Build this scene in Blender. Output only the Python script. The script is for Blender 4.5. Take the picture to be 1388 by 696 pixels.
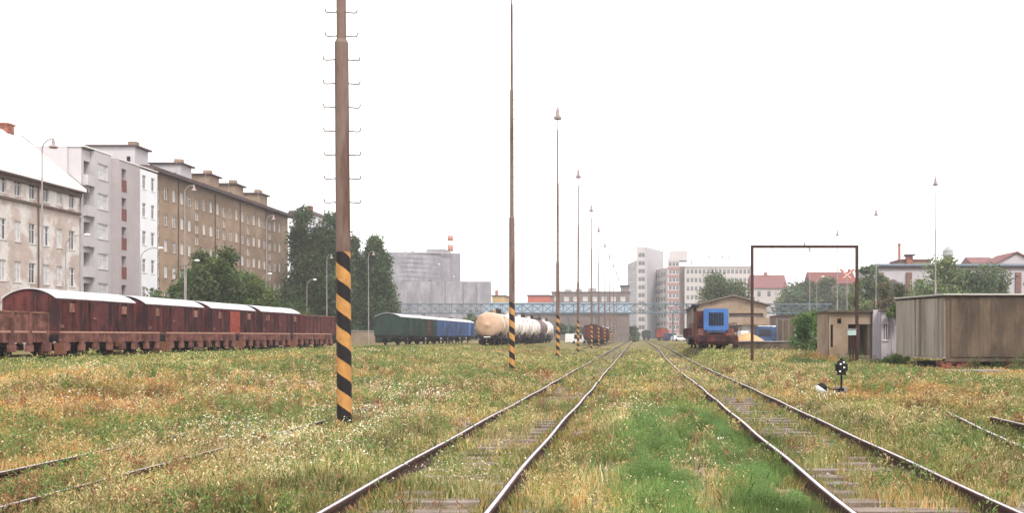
import bpy, math, random
import numpy as np
from math import sin, cos, pi, radians, atan2, hypot
random.seed(7); rng = np.random.default_rng(11)
S = bpy.context.scene
for o in list(bpy.data.objects): bpy.data.objects.remove(o)
COL = S.collection
# ------------------------------------------------------------------ camera, sky, sun, exposure
F = 1350.0; VX = 863.0; HY = 456.0; EYE = 1.7
cd = bpy.data.cameras.new('camera'); cam = bpy.data.objects.new('camera', cd); COL.objects.link(cam)
cam.location = (0, 0, EYE); cam.rotation_euler = (pi/2, 0, 0)
cd.sensor_width = 36; cd.lens = 36*F/1388
cd.shift_x = -(VX-694)/1388; cd.shift_y = (HY-348)/1388
cd.clip_end = 6000; cd.clip_start = .1
S.camera = cam
SUN_EL, SUN_AZ = 48, 150          # azimuth clockwise from +Y : behind the camera, to the right
w = bpy.data.worlds.new('World'); S.world = w; w.use_nodes = True
nt = w.node_tree; nt.nodes.clear()
out = nt.nodes.new('ShaderNodeOutputWorld'); bg = nt.nodes.new('ShaderNodeBackground')
sky = nt.nodes.new('ShaderNodeTexSky'); sky.sky_type = 'NISHITA'; sky.sun_disc = False
sky.sun_elevation = radians(SUN_EL); sky.sun_rotation = radians(SUN_AZ); sky.dust_density = 5; sky.air_density = 1.0
hs = nt.nodes.new('ShaderNodeHueSaturation'); hs.inputs['Saturation'].default_value = .15
mx = nt.nodes.new('ShaderNodeMix'); mx.data_type = 'RGBA'; mx.inputs[0].default_value = .86
tc = nt.nodes.new('ShaderNodeTexCoord'); nz = nt.nodes.new('ShaderNodeTexNoise'); nz.inputs['Scale'].default_value = 1.6; nz.inputs['Detail'].default_value = 5
rp = nt.nodes.new('ShaderNodeValToRGB'); rp.color_ramp.elements[0].color = (8.3, 8.15, 8.3, 1); rp.color_ramp.elements[1].color = (10.2, 10.0, 9.9, 1)
rp.color_ramp.elements[0].position = .3; rp.color_ramp.elements[1].position = .7
nt.links.new(tc.outputs['Generated'], nz.inputs['Vector']); nt.links.new(nz.outputs['Fac'], rp.inputs['Fac'])
nt.links.new(sky.outputs[0], hs.inputs['Color']); nt.links.new(hs.outputs[0], mx.inputs[6]); nt.links.new(rp.outputs[0], mx.inputs[7])
nt.links.new(mx.outputs[2], bg.inputs[0]); bg.inputs[1].default_value = .1; nt.links.new(bg.outputs[0], out.inputs[0])
sd = bpy.data.lights.new('sun', 'SUN'); sd.energy = 1.5; sd.angle = radians(14); sd.color = (1, .94, .85)
sun = bpy.data.objects.new('sun', sd); COL.objects.link(sun)
sun.rotation_euler = (radians(90-SUN_EL), 0, radians(180-SUN_AZ))
sun.location = (20, -20, 60)
vs = S.view_settings; vs.view_transform = 'Standard'; vs.look = 'None'; vs.exposure = 1.2; vs.gamma = 1; vs.use_curve_mapping = False
S.cycles.max_bounces = 6; S.cycles.volume_bounces = 0; S.cycles.transparent_max_bounces = 6

# ------------------------------------------------------------------ helpers
def wx(px, Y): return (px-VX)/F*Y
def wz(py, Y): return EYE+(HY-py)/F*Y
def sm(a, b, x):
    t = np.clip((np.asarray(x, dtype=float)-a)/(b-a), 0, 1); return t*t*(3-2*t)
def gz(X, Y):
    X = np.asarray(X, dtype=float); Y = np.asarray(Y, dtype=float)
    left = .58*sm(-9, -15, X) if False else .58*(1-sm(-15, -9, X))
    right = .5*sm(4.0, 5.2, X)*sm(58, 72, Y)
    dip = -.09*np.exp(-((X+2.1)/1.3)**4)-.09*np.exp(-((X-2.7)/1.3)**4)
    return left+right+dip
def g(X, Y): return float(gz(X, Y))

MATS = {}
def mat(name, c, rough=.8, var=.2, scale=3., bump=.0, stain=None, sf=.5, sscale=.6, stretch=(1, 1, 1), metal=0., spec=.12, soft=.12, fine=40., finev=.12):
    if name in MATS: return MATS[name]
    m = bpy.data.materials.new(name); m.use_nodes = True; MATS[name] = m
    n = m.node_tree.nodes; L = m.node_tree.links; b = n['Principled BSDF']
    b.inputs['Roughness'].default_value = rough; b.inputs['Metallic'].default_value = metal
    b.inputs['Specular IOR Level'].default_value = spec
    t = n.new('ShaderNodeTexCoord'); mp = n.new('ShaderNodeMapping'); mp.inputs['Scale'].default_value = stretch
    L.new(t.outputs['Object'], mp.inputs['Vector'])
    a = n.new('ShaderNodeTexNoise'); a.inputs['Scale'].default_value = scale; a.inputs['Detail'].default_value = 6; a.inputs['Roughness'].default_value = .65
    L.new(mp.outputs[0], a.inputs['Vector'])
    r = n.new('ShaderNodeMapRange'); r.inputs[1].default_value = .3; r.inputs[2].default_value = .7
    r.inputs[3].default_value = 1-var; r.inputs[4].default_value = 1+var; L.new(a.outputs['Fac'], r.inputs[0])
    f2 = n.new('ShaderNodeTexNoise'); f2.inputs['Scale'].default_value = fine; f2.inputs['Detail'].default_value = 3; L.new(mp.outputs[0], f2.inputs['Vector'])
    r2 = n.new('ShaderNodeMapRange'); r2.inputs[1].default_value = .3; r2.inputs[2].default_value = .7; r2.inputs[3].default_value = 1-finev; r2.inputs[4].default_value = 1+finev
    L.new(f2.outputs['Fac'], r2.inputs[0])
    mu = n.new('ShaderNodeMath'); mu.operation = 'MULTIPLY'; L.new(r.outputs[0], mu.inputs[0]); L.new(r2.outputs[0], mu.inputs[1])
    hv = n.new('ShaderNodeVectorMath'); hv.operation = 'SCALE'; L.new(mu.outputs[0], hv.inputs['Scale'])
    if stain:
        sn = n.new('ShaderNodeTexNoise'); sn.inputs['Scale'].default_value = sscale; sn.inputs['Detail'].default_value = 5; sn.inputs['Roughness'].default_value = .6
        off = n.new('ShaderNodeVectorMath'); off.operation = 'ADD'; off.inputs[1].default_value = (13.1, 4.7, 9.2)
        L.new(mp.outputs[0], off.inputs[0]); L.new(off.outputs[0], sn.inputs['Vector'])
        sr = n.new('ShaderNodeMapRange'); sr.inputs[1].default_value = 1-sf-soft/2; sr.inputs[2].default_value = 1-sf+soft/2; L.new(sn.outputs['Fac'], sr.inputs[0])
        mi = n.new('ShaderNodeMix'); mi.data_type = 'RGBA'; mi.inputs[6].default_value = (*c, 1); mi.inputs[7].default_value = (*stain, 1)
        L.new(sr.outputs[0], mi.inputs[0]); L.new(mi.outputs[2], hv.inputs[0])
    else: hv.inputs[0].default_value = c
    L.new(hv.outputs[0], b.inputs['Base Color'])
    if bump:
        bp = n.new('ShaderNodeBump'); bp.inputs['Strength'].default_value = bump; bp.inputs['Distance'].default_value = .03
        L.new(a.outputs['Fac'], bp.inputs['Height']); L.new(bp.outputs[0], b.inputs['Normal'])
    return m
def attr_mat(name, rough=.75, trans=0.):
    m = bpy.data.materials.new(name); m.use_nodes = True; n = m.node_tree.nodes; L = m.node_tree.links; b = n['Principled BSDF']
    a = n.new('ShaderNodeAttribute'); a.attribute_name = 'col'; L.new(a.outputs['Color'], b.inputs['Base Color'])
    b.inputs['Roughness'].default_value = rough; b.inputs['Specular IOR Level'].default_value = .15
    if trans:
        t = n.new('ShaderNodeBsdfTranslucent'); L.new(a.outputs['Color'], t.inputs[0]); x = n.new('ShaderNodeMixShader'); x.inputs[0].default_value = trans
        L.new(b.outputs[0], x.inputs[1]); L.new(t.outputs[0], x.inputs[2]); L.new(x.outputs[0], n['Material Output'].inputs[0])
    return m

def props(o, label=None, cat=None, group=None, kind=None):
    if label: o['label'] = label
    if cat: o['category'] = cat
    if group: o['group'] = group
    if kind: o['kind'] = kind
    return o
def thing(name, label, cat, loc=(0, 0, 0), group=None, rz=0):
    o = bpy.data.objects.new(name, None); COL.objects.link(o); o.location = loc; o.rotation_euler = (0, 0, rz); o.empty_display_size = .3
    return props(o, label, cat, group)
def wloc(p):
    v = np.zeros(3)
    while p is not None: v += np.array(p.location); p = p.parent
    return v
class MB:
    def __init__(s): s.v = []; s.f = []; s.m = []; s.cm = 0
    def add(s, vs, fs):
        b = len(s.v); s.v += [tuple(p) for p in vs]; s.f += [tuple(i+b for i in f) for f in fs]; s.m += [s.cm]*len(fs); return s
    def box(s, x0, x1, y0, y1, z0, z1):
        return s.add([(x0,y0,z0),(x1,y0,z0),(x1,y1,z0),(x0,y1,z0),(x0,y0,z1),(x1,y0,z1),(x1,y1,z1),(x0,y1,z1)],
                     [(0,3,2,1),(4,5,6,7),(0,1,5,4),(1,2,6,5),(2,3,7,6),(3,0,4,7)])
    def cyl(s, p, q, r0, r1=None, n=10, caps=True):
        r1 = r0 if r1 is None else r1
        p = np.array(p, float); q = np.array(q, float); d = q-p; d /= np.linalg.norm(d)
        a = np.cross(d, (0, 0, 1) if abs(d[2]) < .9 else (1, 0, 0)); a /= np.linalg.norm(a); b = np.cross(d, a)
        vs = []
        for c, r in ((p, r0), (q, r1)):
            for i in range(n):
                t = 2*pi*i/n; vs.append(c+r*(cos(t)*a+sin(t)*b))
        fs = [(i, (i+1) % n, n+(i+1) % n, n+i) for i in range(n)]
        if caps: fs += [tuple(range(n-1, -1, -1)), tuple(range(n, 2*n))]
        return s.add(vs, fs)
    def tube(s, pts, r, n=6):
        for a, b in zip(pts[:-1], pts[1:]): s.cyl(a, b, r, n=n)
        return s
    def bar(s, p, q, w, h=None):
        return s.cyl(p, q, w*.7, n=4)
    def lathe(s, prof, axis='z', n=20, c=(0, 0, 0)):
        vs = []; fs = []
        for (r, t) in prof:
            for i in range(n):
                a = 2*pi*i/n
                if axis == 'z': vs.append((c[0]+r*cos(a), c[1]+r*sin(a), c[2]+t))
                else: vs.append((c[0]+r*cos(a), c[1]+t, c[2]+r*sin(a)))
        for k in range(len(prof)-1):
            for i in range(n): fs.append((k*n+i, k*n+(i+1) % n, (k+1)*n+(i+1) % n, (k+1)*n+i))
        fs += [tuple(range(n)), tuple(range((len(prof)-1)*n, len(prof)*n))]
        return s.add(vs, fs)
    def extr_y(s, prof, y0, y1):     # prof (x,z) closed
        n = len(prof); vs = [(x, y0, z) for x, z in prof]+[(x, y1, z) for x, z in prof]
        return s.add(vs, [(i, (i+1) % n, n+(i+1) % n, n+i) for i in range(n)]+[tuple(range(n)), tuple(range(2*n-1, n-1, -1))])
    def foot(s, pts, z0, z1):        # prism from footprint
        n = len(pts); vs = [(x, y, z0) for x, y in pts]+[(x, y, z1) for x, y in pts]
        return s.add(vs, [(i, (i+1) % n, n+(i+1) % n, n+i) for i in range(n)]+[tuple(range(n-1, -1, -1)), tuple(range(n, 2*n))])
    def build(s, name, mats, parent=None, smooth=False, loc=None, **kw):
        me = bpy.data.meshes.new(name); L = wloc(parent) if parent is not None else (np.array(loc) if loc is not None else np.zeros(3))
        me.from_pydata([(v[0]-L[0], v[1]-L[1], v[2]-L[2]) for v in s.v], [], s.f)
        for m in (mats if isinstance(mats, (list, tuple)) else [mats]): me.materials.append(m)
        if max(s.m or [0]) > 0: me.polygons.foreach_set('material_index', s.m)
        if smooth:
            me.polygons.foreach_set('use_smooth', [len(f) == 4 for f in s.f])
        o = bpy.data.objects.new(name, me); COL.objects.link(o)
        if parent is not None: o.parent = parent
        elif loc is not None: o.location = loc
        return props(o, **kw) if kw else o
def copy_thing(r, loc=None, label=None, group=None):
    def cp(o, par):
        c = o.copy(); COL.objects.link(c); c.parent = par
        for ch in [x for x in KIDS.get(o.name, [])]: cp(ch, c)
        return c
    c = cp(r, None)
    if loc is not None: c.location = loc
    if label: c['label'] = label
    if group: c['group'] = group
    return c
KIDS = {}
def index_kids(root):
    for o in root.children_recursive:
        KIDS.setdefault(o.parent.name, []).append(o)
def npmesh(name, verts, nper, mat_, cols=None, parent=None, **kw):
    """verts (N*nper,3): N faces of nper vertices each"""
    nv = len(verts); nf = nv//nper
    me = bpy.data.meshes.new(name); me.vertices.add(nv); me.vertices.foreach_set('co', verts.astype(np.float32).ravel())
    me.loops.add(nv); me.loops.foreach_set('vertex_index', np.arange(nv, dtype=np.int32))
    me.polygons.add(nf); me.polygons.foreach_set('loop_start', np.arange(0, nv, nper, dtype=np.int32))
    me.polygons.foreach_set('loop_total', np.full(nf, nper, dtype=np.int32))
    me.update(calc_edges=True); me.materials.append(mat_)
    if cols is not None:
        a = me.color_attributes.new('col', 'FLOAT_COLOR', 'POINT')
        c = np.ones((nv, 4), np.float32); c[:, :3] = np.repeat(cols, nper, axis=0); a.data.foreach_set('color', c.ravel())
    o = bpy.data.objects.new(name, me); COL.objects.link(o)
    if parent is not None: o.parent = parent
    return props(o, **kw) if kw else o
def vn(x, y, seed=0):
    xi = np.floor(x).astype(np.int64); yi = np.floor(y).astype(np.int64); fx = x-xi; fy = y-yi
    fx = fx*fx*(3-2*fx); fy = fy*fy*(3-2*fy)
    def h(a, b):
        k = (a*374761393+b*668265263+seed*1442695041) & 0x7fffffff
        k = ((k ^ (k >> 13))*1274126177) & 0x7fffffff
        return ((k ^ (k >> 16)) & 0xffff)/65535.
    return (h(xi, yi)*(1-fx)+h(xi+1, yi)*fx)*(1-fy)+(h(xi, yi+1)*(1-fx)+h(xi+1, yi+1)*fx)*fy
def fbm(x, y, seed=0, o=4):
    t = 0; a = .5; s_ = 0
    for k in range(o): t = t+a*vn(x*2**k, y*2**k, seed+k*17); s_ += a; a *= .55
    return t/s_

# ------------------------------------------------------------------ materials
M_rust = mat('rusted_brown_paint', (.088, .025, .024), .75, .3, 2.5, .1, stain=(.036, .016, .017), sf=.45, sscale=1.4)
M_rust2 = mat('brown_wagon_boards', (.10, .027, .025), .8, .3, 1.2, .15, stain=(.036, .015, .017), sf=.5, sscale=.8, stretch=(1, 6, .6))
M_rustred = mat('red_oxide', (.24, .05, .035), .7, .25, 2, .1, stain=(.10, .03, .025), sf=.4)
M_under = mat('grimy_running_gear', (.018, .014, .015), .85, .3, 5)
M_edge = mat('worn_edge_steel', (.24, .12, .085), .6, .3, 5, 0, stain=(.12, .05, .035), sf=.45, sscale=2)
M_whiteroof = mat('white_metal_roof', (.50, .49, .52), .4, .07, 1.2, 0, stain=(.36, .34, .36), sf=.45, sscale=.7, spec=.5)
M_greenv = mat('dark_green_paint', (.022, .042, .034), .7, .3, 2, .1, stain=(.035, .03, .028), sf=.4)
M_bluev = mat('faded_blue_paint', (.045, .078, .18), .6, .25, 2, .1, stain=(.03, .042, .085), sf=.45)
M_bluebr = mat('bright_blue_paint', (.05, .13, .35), .5, .12, 2, 0, stain=(.04, .09, .22), sf=.35)
M_beige = mat('beige_tank_paint', (.42, .29, .205), .55, .12, 2, 0, stain=(.34, .21, .12), sf=.4)
M_tankw = mat('white_tank_paint', (.68, .63, .60), .5, .15, 1.5, 0, stain=(.30, .19, .15), sf=.42, sscale=.9, stretch=(1, 1, .5))
M_tankd = mat('dark_tank_paint', (.14, .10, .10), .6, .25, 1.5, 0)
M_railt = mat('worn_rail_top', (.42, .39, .42), .42, .15, 8, 0, metal=.25, spec=.6, stain=(.34, .27, .26), sf=.4, sscale=2.2)
M_rails = mat('rusty_rail_side', (.065, .038, .034), .9, .35, 8)
M_sleeper = mat('weathered_sleeper', (.165, .13, .11), .9, .35, 3, .3, stain=(.22, .18, .16), sf=.45, sscale=1.5, stretch=(.5, 5, 1))
M_ballast = mat('ballast_gravel', (.13, .09, .065), .95, .4, 22, .8, stain=(.20, .15, .11), sf=.45, sscale=4)
M_pole = mat('brown_painted_steel', (.155, .108, .093), .65, .18, 3, 0, stain=(.10, .058, .045), sf=.45, sscale=3, stretch=(1, 1, .15))
M_greypole = mat('pale_grey_steel', (.25, .225, .225), .5, .12, 3, 0, stain=(.34, .30, .29), sf=.4)
M_lampglass = mat('lamp_head_metal', (.30, .24, .24), .5, .15, 5)
M_lampwhite = mat('white_lamp_bowl', (.75, .72, .66), .4, .08, 5)
M_concr = mat('grey_concrete', (.27, .26, .29), .9, .25, .6, .1, stain=(.20, .19, .215), sf=.5, sscale=.8, soft=.3, stretch=(1, 1, .35))
M_concr2 = mat('brown_stained_concrete', (.105, .077, .054), .9, .3, 1.6, .2, stain=(.068, .050, .037), sf=.5, sscale=1.1, stretch=(1, 1, .35))
M_concr3 = mat('pale_concrete_panels', (.28, .245, .205), .9, .25, 1.5, .15, stain=(.20, .17, .14), sf=.45, sscale=1.2, stretch=(1.5, 1.5, .12))
M_brick = mat('crumbling_red_brick', (.27, .10, .065), .9, .35, 3.5, .3, stain=(.10, .05, .04), sf=.45, sscale=2)
M_old = mat('peeling_cream_render', (.52, .485, .47), .9, .16, .8, .1, stain=(.40, .325, .295), sf=.5, sscale=.35, soft=.06)
M_oldtrim = mat('dark_brown_trim', (.10, .065, .055), .8, .2, 2)
M_pgrey = mat('light_grey_render', (.40, .375, .39), .9, .07, .5)
M_pgrey2 = mat('rose_grey_render', (.33, .295, .305), .9, .08, .5)
M_pwhite = mat('white_render', (.62, .62, .66), .9, .05, .5)
M_redpanel = mat('dull_red_panel', (.15, .055, .05), .7, .15, 2)
M_brown = mat('brown_render', (.27, .195, .14), .9, .15, .5, .05, stain=(.215, .152, .108), sf=.5, sscale=.2)
M_brownd = mat('dark_brown_slab', (.075, .05, .05), .8, .2, 1)
M_glassd = mat('dark_window_glass', (.035, .035, .045), .12, .3, 1, spec=.8)
M_glassl = mat('curtained_window_glass', (.42, .41, .43), .25, .25, 1.5, spec=.6)
M_frame = mat('white_window_frame', (.55, .53, .53), .6, .08, 2)
M_framed = mat('brown_window_frame', (.13, .08, .065), .6, .1, 2)
M_dkrec = mat('recess_shade_colour', (.16, .13, .125), .9, .15, 1)  # shade of recesses and openings put into the colour of inner surfaces
M_blackp = mat('black_paint', (.012, .011, .012), .6, .3, 4)
M_offw = mat('pale_rose_facade', (.42, .385, .38), .85, .07, .1)
M_offg = mat('pale_grey_facade', (.36, .345, .36), .85, .08, .1)
M_offr = mat('brick_red_spandrel', (.30, .15, .14), .85, .1, .2)
M_offd = mat('brown_recess_panel', (.20, .13, .125), .85, .1, .2)
M_redroof = mat('red_tile_roof', (.17, .08, .078), .85, .15, 1)
M_truss = mat('pale_blue_painted_steel', (.10, .14, .165), .6, .12, .5)
M_shedroof = mat('grey_blue_sheet_roof', (.15, .19, .23), .7, .12, .2, stretch=(1, 1, 1))
M_dull = mat('dull_brown_wall', (.16, .125, .115), .9, .25, .3)
M_tan = mat('tan_render', (.27, .205, .155), .9, .15, .6, .1, stain=(.22, .16, .11), sf=.45)
M_orange = mat('orange_red_cladding', (.36, .10, .065), .7, .1, .3)
M_yellow = mat('ochre_cladding', (.45, .31, .14), .7, .1, .3)
M_lilac = mat('pale_lilac_plaster', (.38, .35, .38), .9, .1, .4)
M_bbrown = mat('brown_brick_pilaster', (.15, .085, .075), .9, .2, 1)
M_sand = mat('yellow_sand', (.42, .27, .14), .95, .2, 3, .3)
M_domeg = mat('weathered_copper', (.26, .28, .28), .7, .12, .5)
M_bark = mat('grey_brown_bark', (.07, .052, .04), .95, .3, 4, .3)
M_leaf = attr_mat('leaves', .6, .35)
M_grass = attr_mat('grass_blades', .7, .3)
M_stone = attr_mat('ballast_stones', .95)
M_whitep = mat('white_paint', (.75, .74, .73), .6, .08, 4)
M_redp = mat('faded_red_paint', (.38, .13, .09), .6, .15, 3)

# striped pole paint: one-start helix of black and ochre
def stripe_mat():
    m = bpy.data.materials.new('black_and_ochre_spiral'); m.use_nodes = True; n = m.node_tree.nodes; L = m.node_tree.links; b = n['Principled BSDF']
    t = n.new('ShaderNodeTexCoord'); sp = n.new('ShaderNodeSeparateXYZ'); L.new(t.outputs['Object'], sp.inputs[0])
    at = n.new('ShaderNodeMath'); at.operation = 'ARCTAN2'; L.new(sp.outputs[1], at.inputs[0]); L.new(sp.outputs[0], at.inputs[1])
    k = n.new('ShaderNodeMath'); k.operation = 'DIVIDE'; k.inputs[1].default_value = 2*pi; L.new(at.outputs[0], k.inputs[0])
    z = n.new('ShaderNodeMath'); z.operation = 'DIVIDE'; z.inputs[1].default_value = .565; L.new(sp.outputs[2], z.inputs[0])
    nz = n.new('ShaderNodeTexNoise'); nz.inputs['Scale'].default_value = 6; L.new(t.outputs['Object'], nz.inputs[0])
    nm = n.new('ShaderNodeMath'); nm.operation = 'MULTIPLY'; nm.inputs[1].default_value = .05; L.new(nz.outputs[0], nm.inputs[0])
    ad = n.new('ShaderNodeMath'); ad.operation = 'ADD'; L.new(k.outputs[0], ad.inputs[0]); L.new(z.outputs[0], ad.inputs[1])
    a2 = n.new('ShaderNodeMath'); a2.operation = 'ADD'; L.new(ad.outputs[0], a2.inputs[0]); L.new(nm.outputs[0], a2.inputs[1])
    a3 = n.new('ShaderNodeMath'); a3.operation = 'ADD'; a3.inputs[1].default_value = 5.0; L.new(a2.outputs[0], a3.inputs[0])
    fr = n.new('ShaderNodeMath'); fr.operation = 'FRACT'; L.new(a3.outputs[0], fr.inputs[0])
    gt = n.new('ShaderNodeMath'); gt.operation = 'GREATER_THAN'; gt.inputs[1].default_value = .5; L.new(fr.outputs[0], gt.inputs[0])
    mi = n.new('ShaderNodeMix'); mi.data_type = 'RGBA'; mi.inputs[6].default_value = (.013, .010, .011, 1); mi.inputs[7].default_value = (.43, .215, .065, 1)
    n2 = n.new('ShaderNodeTexNoise'); n2.inputs['Scale'].default_value = 9; n2.inputs['Detail'].default_value = 6; L.new(t.outputs['Object'], n2.inputs[0])
    r2 = n.new('ShaderNodeMapRange'); r2.inputs[1].default_value = .3; r2.inputs[2].default_value = .75; r2.inputs[3].default_value = .72; r2.inputs[4].default_value = 1.12; L.new(n2.outputs[0], r2.inputs[0])
    hv = n.new('ShaderNodeVectorMath'); hv.operation = 'SCALE'; L.new(mi.outputs[2], hv.inputs[0]); L.new(r2.outputs[0], hv.inputs['Scale'])
    L.new(gt.outputs[0], mi.inputs[0]); L.new(hv.outputs[0], b.inputs['Base Color']); b.inputs['Roughness'].default_value = .6; b.inputs['Specular IOR Level'].default_value = .25
    return m
M_stripe = stripe_mat()

# ------------------------------------------------------------------ ground
def ground_mat():
    m = bpy.data.materials.new('dry_meadow_soil'); m.use_nodes = True; n = m.node_tree.nodes; L = m.node_tree.links; b = n['Principled BSDF']
    t = n.new('ShaderNodeTexCoord')
    def noise(sc, det=6, off=0):
        mp = n.new('ShaderNodeMapping'); mp.inputs['Scale'].default_value = (1, .6, 1); mp.inputs['Location'].default_value = (off, off*.7, 0); L.new(t.outputs['Object'], mp.inputs[0])
        a = n.new('ShaderNodeTexNoise'); a.inputs['Scale'].default_value = sc; a.inputs['Detail'].default_value = det; a.inputs['Roughness'].default_value = .7; L.new(mp.outputs[0], a.inputs[0]); return a
    a = noise(.28); b2 = noise(.5, 6, 31); c = noise(14, 4, 7)
    r = n.new('ShaderNodeValToRGB'); e = r.color_ramp.elements
    e[0].position = .36; e[0].color = (.085, .105, .038, 1); e[1].position = .66; e[1].color = (.30, .185, .075, 1)
    x = r.color_ramp.elements.new(.46); x.color = (.15, .14, .055, 1); x = r.color_ramp.elements.new(.55); x.color = (.24, .19, .09, 1)
    L.new(a.outputs[0], r.inputs[0])
    r3 = n.new('ShaderNodeMapRange'); r3.inputs[1].default_value = .3; r3.inputs[2].default_value = .7; r3.inputs[3].default_value = .45; r3.inputs[4].default_value = 1.25; L.new(c.outputs[0], r3.inputs[0])
    hv = n.new('ShaderNodeVectorMath'); hv.operation = 'SCALE'; L.new(r.outputs[0], hv.inputs[0]); L.new(r3.outputs[0], hv.inputs['Scale'])
    L.new(hv.outputs[0], b.inputs['Base Color']); b.inputs['Roughness'].default_value = 1; b.inputs['Specular IOR Level'].default_value = .05
    bp = n.new('ShaderNodeBump'); bp.inputs['Strength'].default_value = .7; bp.inputs['Distance'].default_value = .08; L.new(c.outputs[0], bp.inputs['Height']); L.new(bp.outputs[0], b.inputs['Normal'])
    return m
xs = np.unique(np.concatenate([np.linspace(-3000, -400, 8), np.linspace(-400, -60, 18), np.arange(-60, -16, 2.), np.arange(-16, 12, .3), np.arange(12, 60, 2.), np.linspace(60, 3000, 14)]))
ys = np.unique(np.concatenate([np.arange(-60, 4, 4.), np.arange(4, 40, .5), np.arange(40, 120, 2.), np.arange(120, 400, 15.), np.linspace(400, 4000, 12)]))
XX, YY = np.meshgrid(xs, ys); ZZ = gz(XX, YY)+.05*(fbm(XX/1.7, YY/1.7, 5)-.5)*(np.abs(XX) < 60)
for c_ in (-2.1, 2.7): ZZ -= 0*XX
nX, nY = len(xs), len(ys)
me = bpy.data.meshes.new('ground')
fs = [(j*nX+i, j*nX+i+1, (j+1)*nX+i+1, (j+1)*nX+i) for j in range(nY-1) for i in range(nX-1)]
me.from_pydata(np.stack([XX.ravel(), YY.ravel(), ZZ.ravel()], 1).tolist(), [], fs); me.materials.append(ground_mat())
me.polygons.foreach_set('use_smooth', [True]*len(fs))
go = bpy.data.objects.new('ground', me); COL.objects.link(go); props(go, 'uneven overgrown soil of the railway yard', 'ground', kind='structure')

# ------------------------------------------------------------------ tracks
def rail_mesh(path, zt, parent, n='rail', h=.15):
    """path of (x,y); worn head, rusty web and foot"""
    prof = [(-.036, -.003), (-.02, 0), (.02, 0), (.036, -.003), (.034, -.035), (.009, -.05), (.009, -h+.025), (.07, -h+.012), (.07, -h), (-.07, -h), (-.07, -h+.012), (-.009, -h+.025), (-.009, -.05), (-.034, -.035)]
    k = len(prof); v = []; f = []; mi = []
    for i, (x, y) in enumerate(path):
        z = zt if not callable(zt) else zt(x, y)
        for (dx, dz) in prof: v.append((x+dx, y, z+dz))
    for i in range(len(path)-1):
        for j in range(k):
            f.append((i*k+j, i*k+(j+1) % k, (i+1)*k+(j+1) % k, (i+1)*k+j)); mi.append(0 if j in (1,) else 1)
    f += [tuple(range(k)), tuple(range((len(path)-1)*k, len(path)*k))[::-1]]; mi += [1, 1]
    b = MB(); b.v = v; b.f = f; b.m = mi
    return b.build(n, [M_railt, M_rails], parent)
def off_left(y): return 0.012*sin(y*.9)+.02*sin(y*.23+1)
def off_right(y): return .75*float(sm(45, 140, y))+.012*sin(y*1.1)+.015*sin(y*.21+2.)+(.025 if 27 < y < 40 else 0)*sin((y-27)/13*pi)
def track(label, xc, offf, y0, y1, zt, vis, nsl=100, ballast=True):
    t = thing('railway_track', label, 'railway track', (xc, y0, zt-.15), 'railway tracks through the yard')
    yy = list(np.concatenate([np.arange(y0, min(y1, 60), .8), np.arange(60, y1+.1, 6.)])) if y1 > 60 else list(np.arange(y0, y1+.1, .8))
    for s in (-.746, .746): rail_mesh([(xc+s+offf(y), y) for y in yy], zt, t)
    cnt = 0; rest = MB(); y = y0+.3
    while y < min(y1, 130):
        b = MB() if cnt < nsl else rest
        a = random.uniform(-.03, .03); hw = 1.27+random.uniform(-.05, .05); xo = xc+offf(y); j = random.uniform(-.04, .04)
        zz = zt-.153-random.uniform(0, .012)
        b.add([(xo-hw, y+j-.13-a, zz-.14), (xo+hw, y+j-.13+a, zz-.14), (xo+hw, y+j+.13+a, zz-.14), (xo-hw, y+j+.13-a, zz-.14),
               (xo-hw, y+j-.125-a, zz), (xo+hw, y+j-.125+a, zz), (xo+hw, y+j+.125+a, zz), (xo-hw, y+j+.125-a, zz)],
              [(0,3,2,1),(4,5,6,7),(0,1,5,4),(1,2,6,5),(2,3,7,6),(3,0,4,7)])
        for s in (-.746, .746):
            for q in (-.1, .1): b.cyl((xo+s+q, y+j, zz), (xo+s+q, y+j, zz+.045), .018, n=5)
        if cnt < nsl: b.build('sleeper', M_sleeper, t)
        cnt += 1; y += .62
    if rest.v: rest.build('sleeper_row', M_sleeper, t)['kind'] = 'stuff'
    return t
ZT = .12
track('straight pair of worn rails left of centre, beside the striped masts', -2.1, off_left, 4, 420, ZT, True)
track('gently kinked pair of worn rails right of centre, beside the switch lantern', 2.7, off_right, 4, 420, ZT, True)
track('weed-buried rails at lower left, between white flowers and orange grass', -6.57, lambda y: .02*sin(y*.5), 5, 420, ZT+.01, False)
# stub and bent rail at the right edge
def loose_rail(label, pts, zt=.12):
    t = thing('loose_rail', label, 'rail', (pts[0][0], pts[0][1], 0)); rail_mesh(pts, zt, t); 
    b = MB()
    for p in pts[::2]: b.box(p[0]-.35, p[0]+.35, p[1]-.12, p[1]+.12, zt-.27, zt-.153)
    b.build('sleeper_ends', M_sleeper, t)
loose_rail('short rail ending in a cut face near the right edge', [(6.6, 14.0), (6.56, 15), (6.53, 16), (6.52, 17.1), (6.54, 18.4)], .21)
loose_rail('bent rusty rail half sunk in weeds at right edge, left of the cut rail', [(5.1, 11), (5.22, 12.6), (5.39, 14.1), (5.55, 15.2), (5.69, 16.3), (5.9, 17.6), (6.06, 18.6), (6.3, 20.2)], .16)
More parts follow.
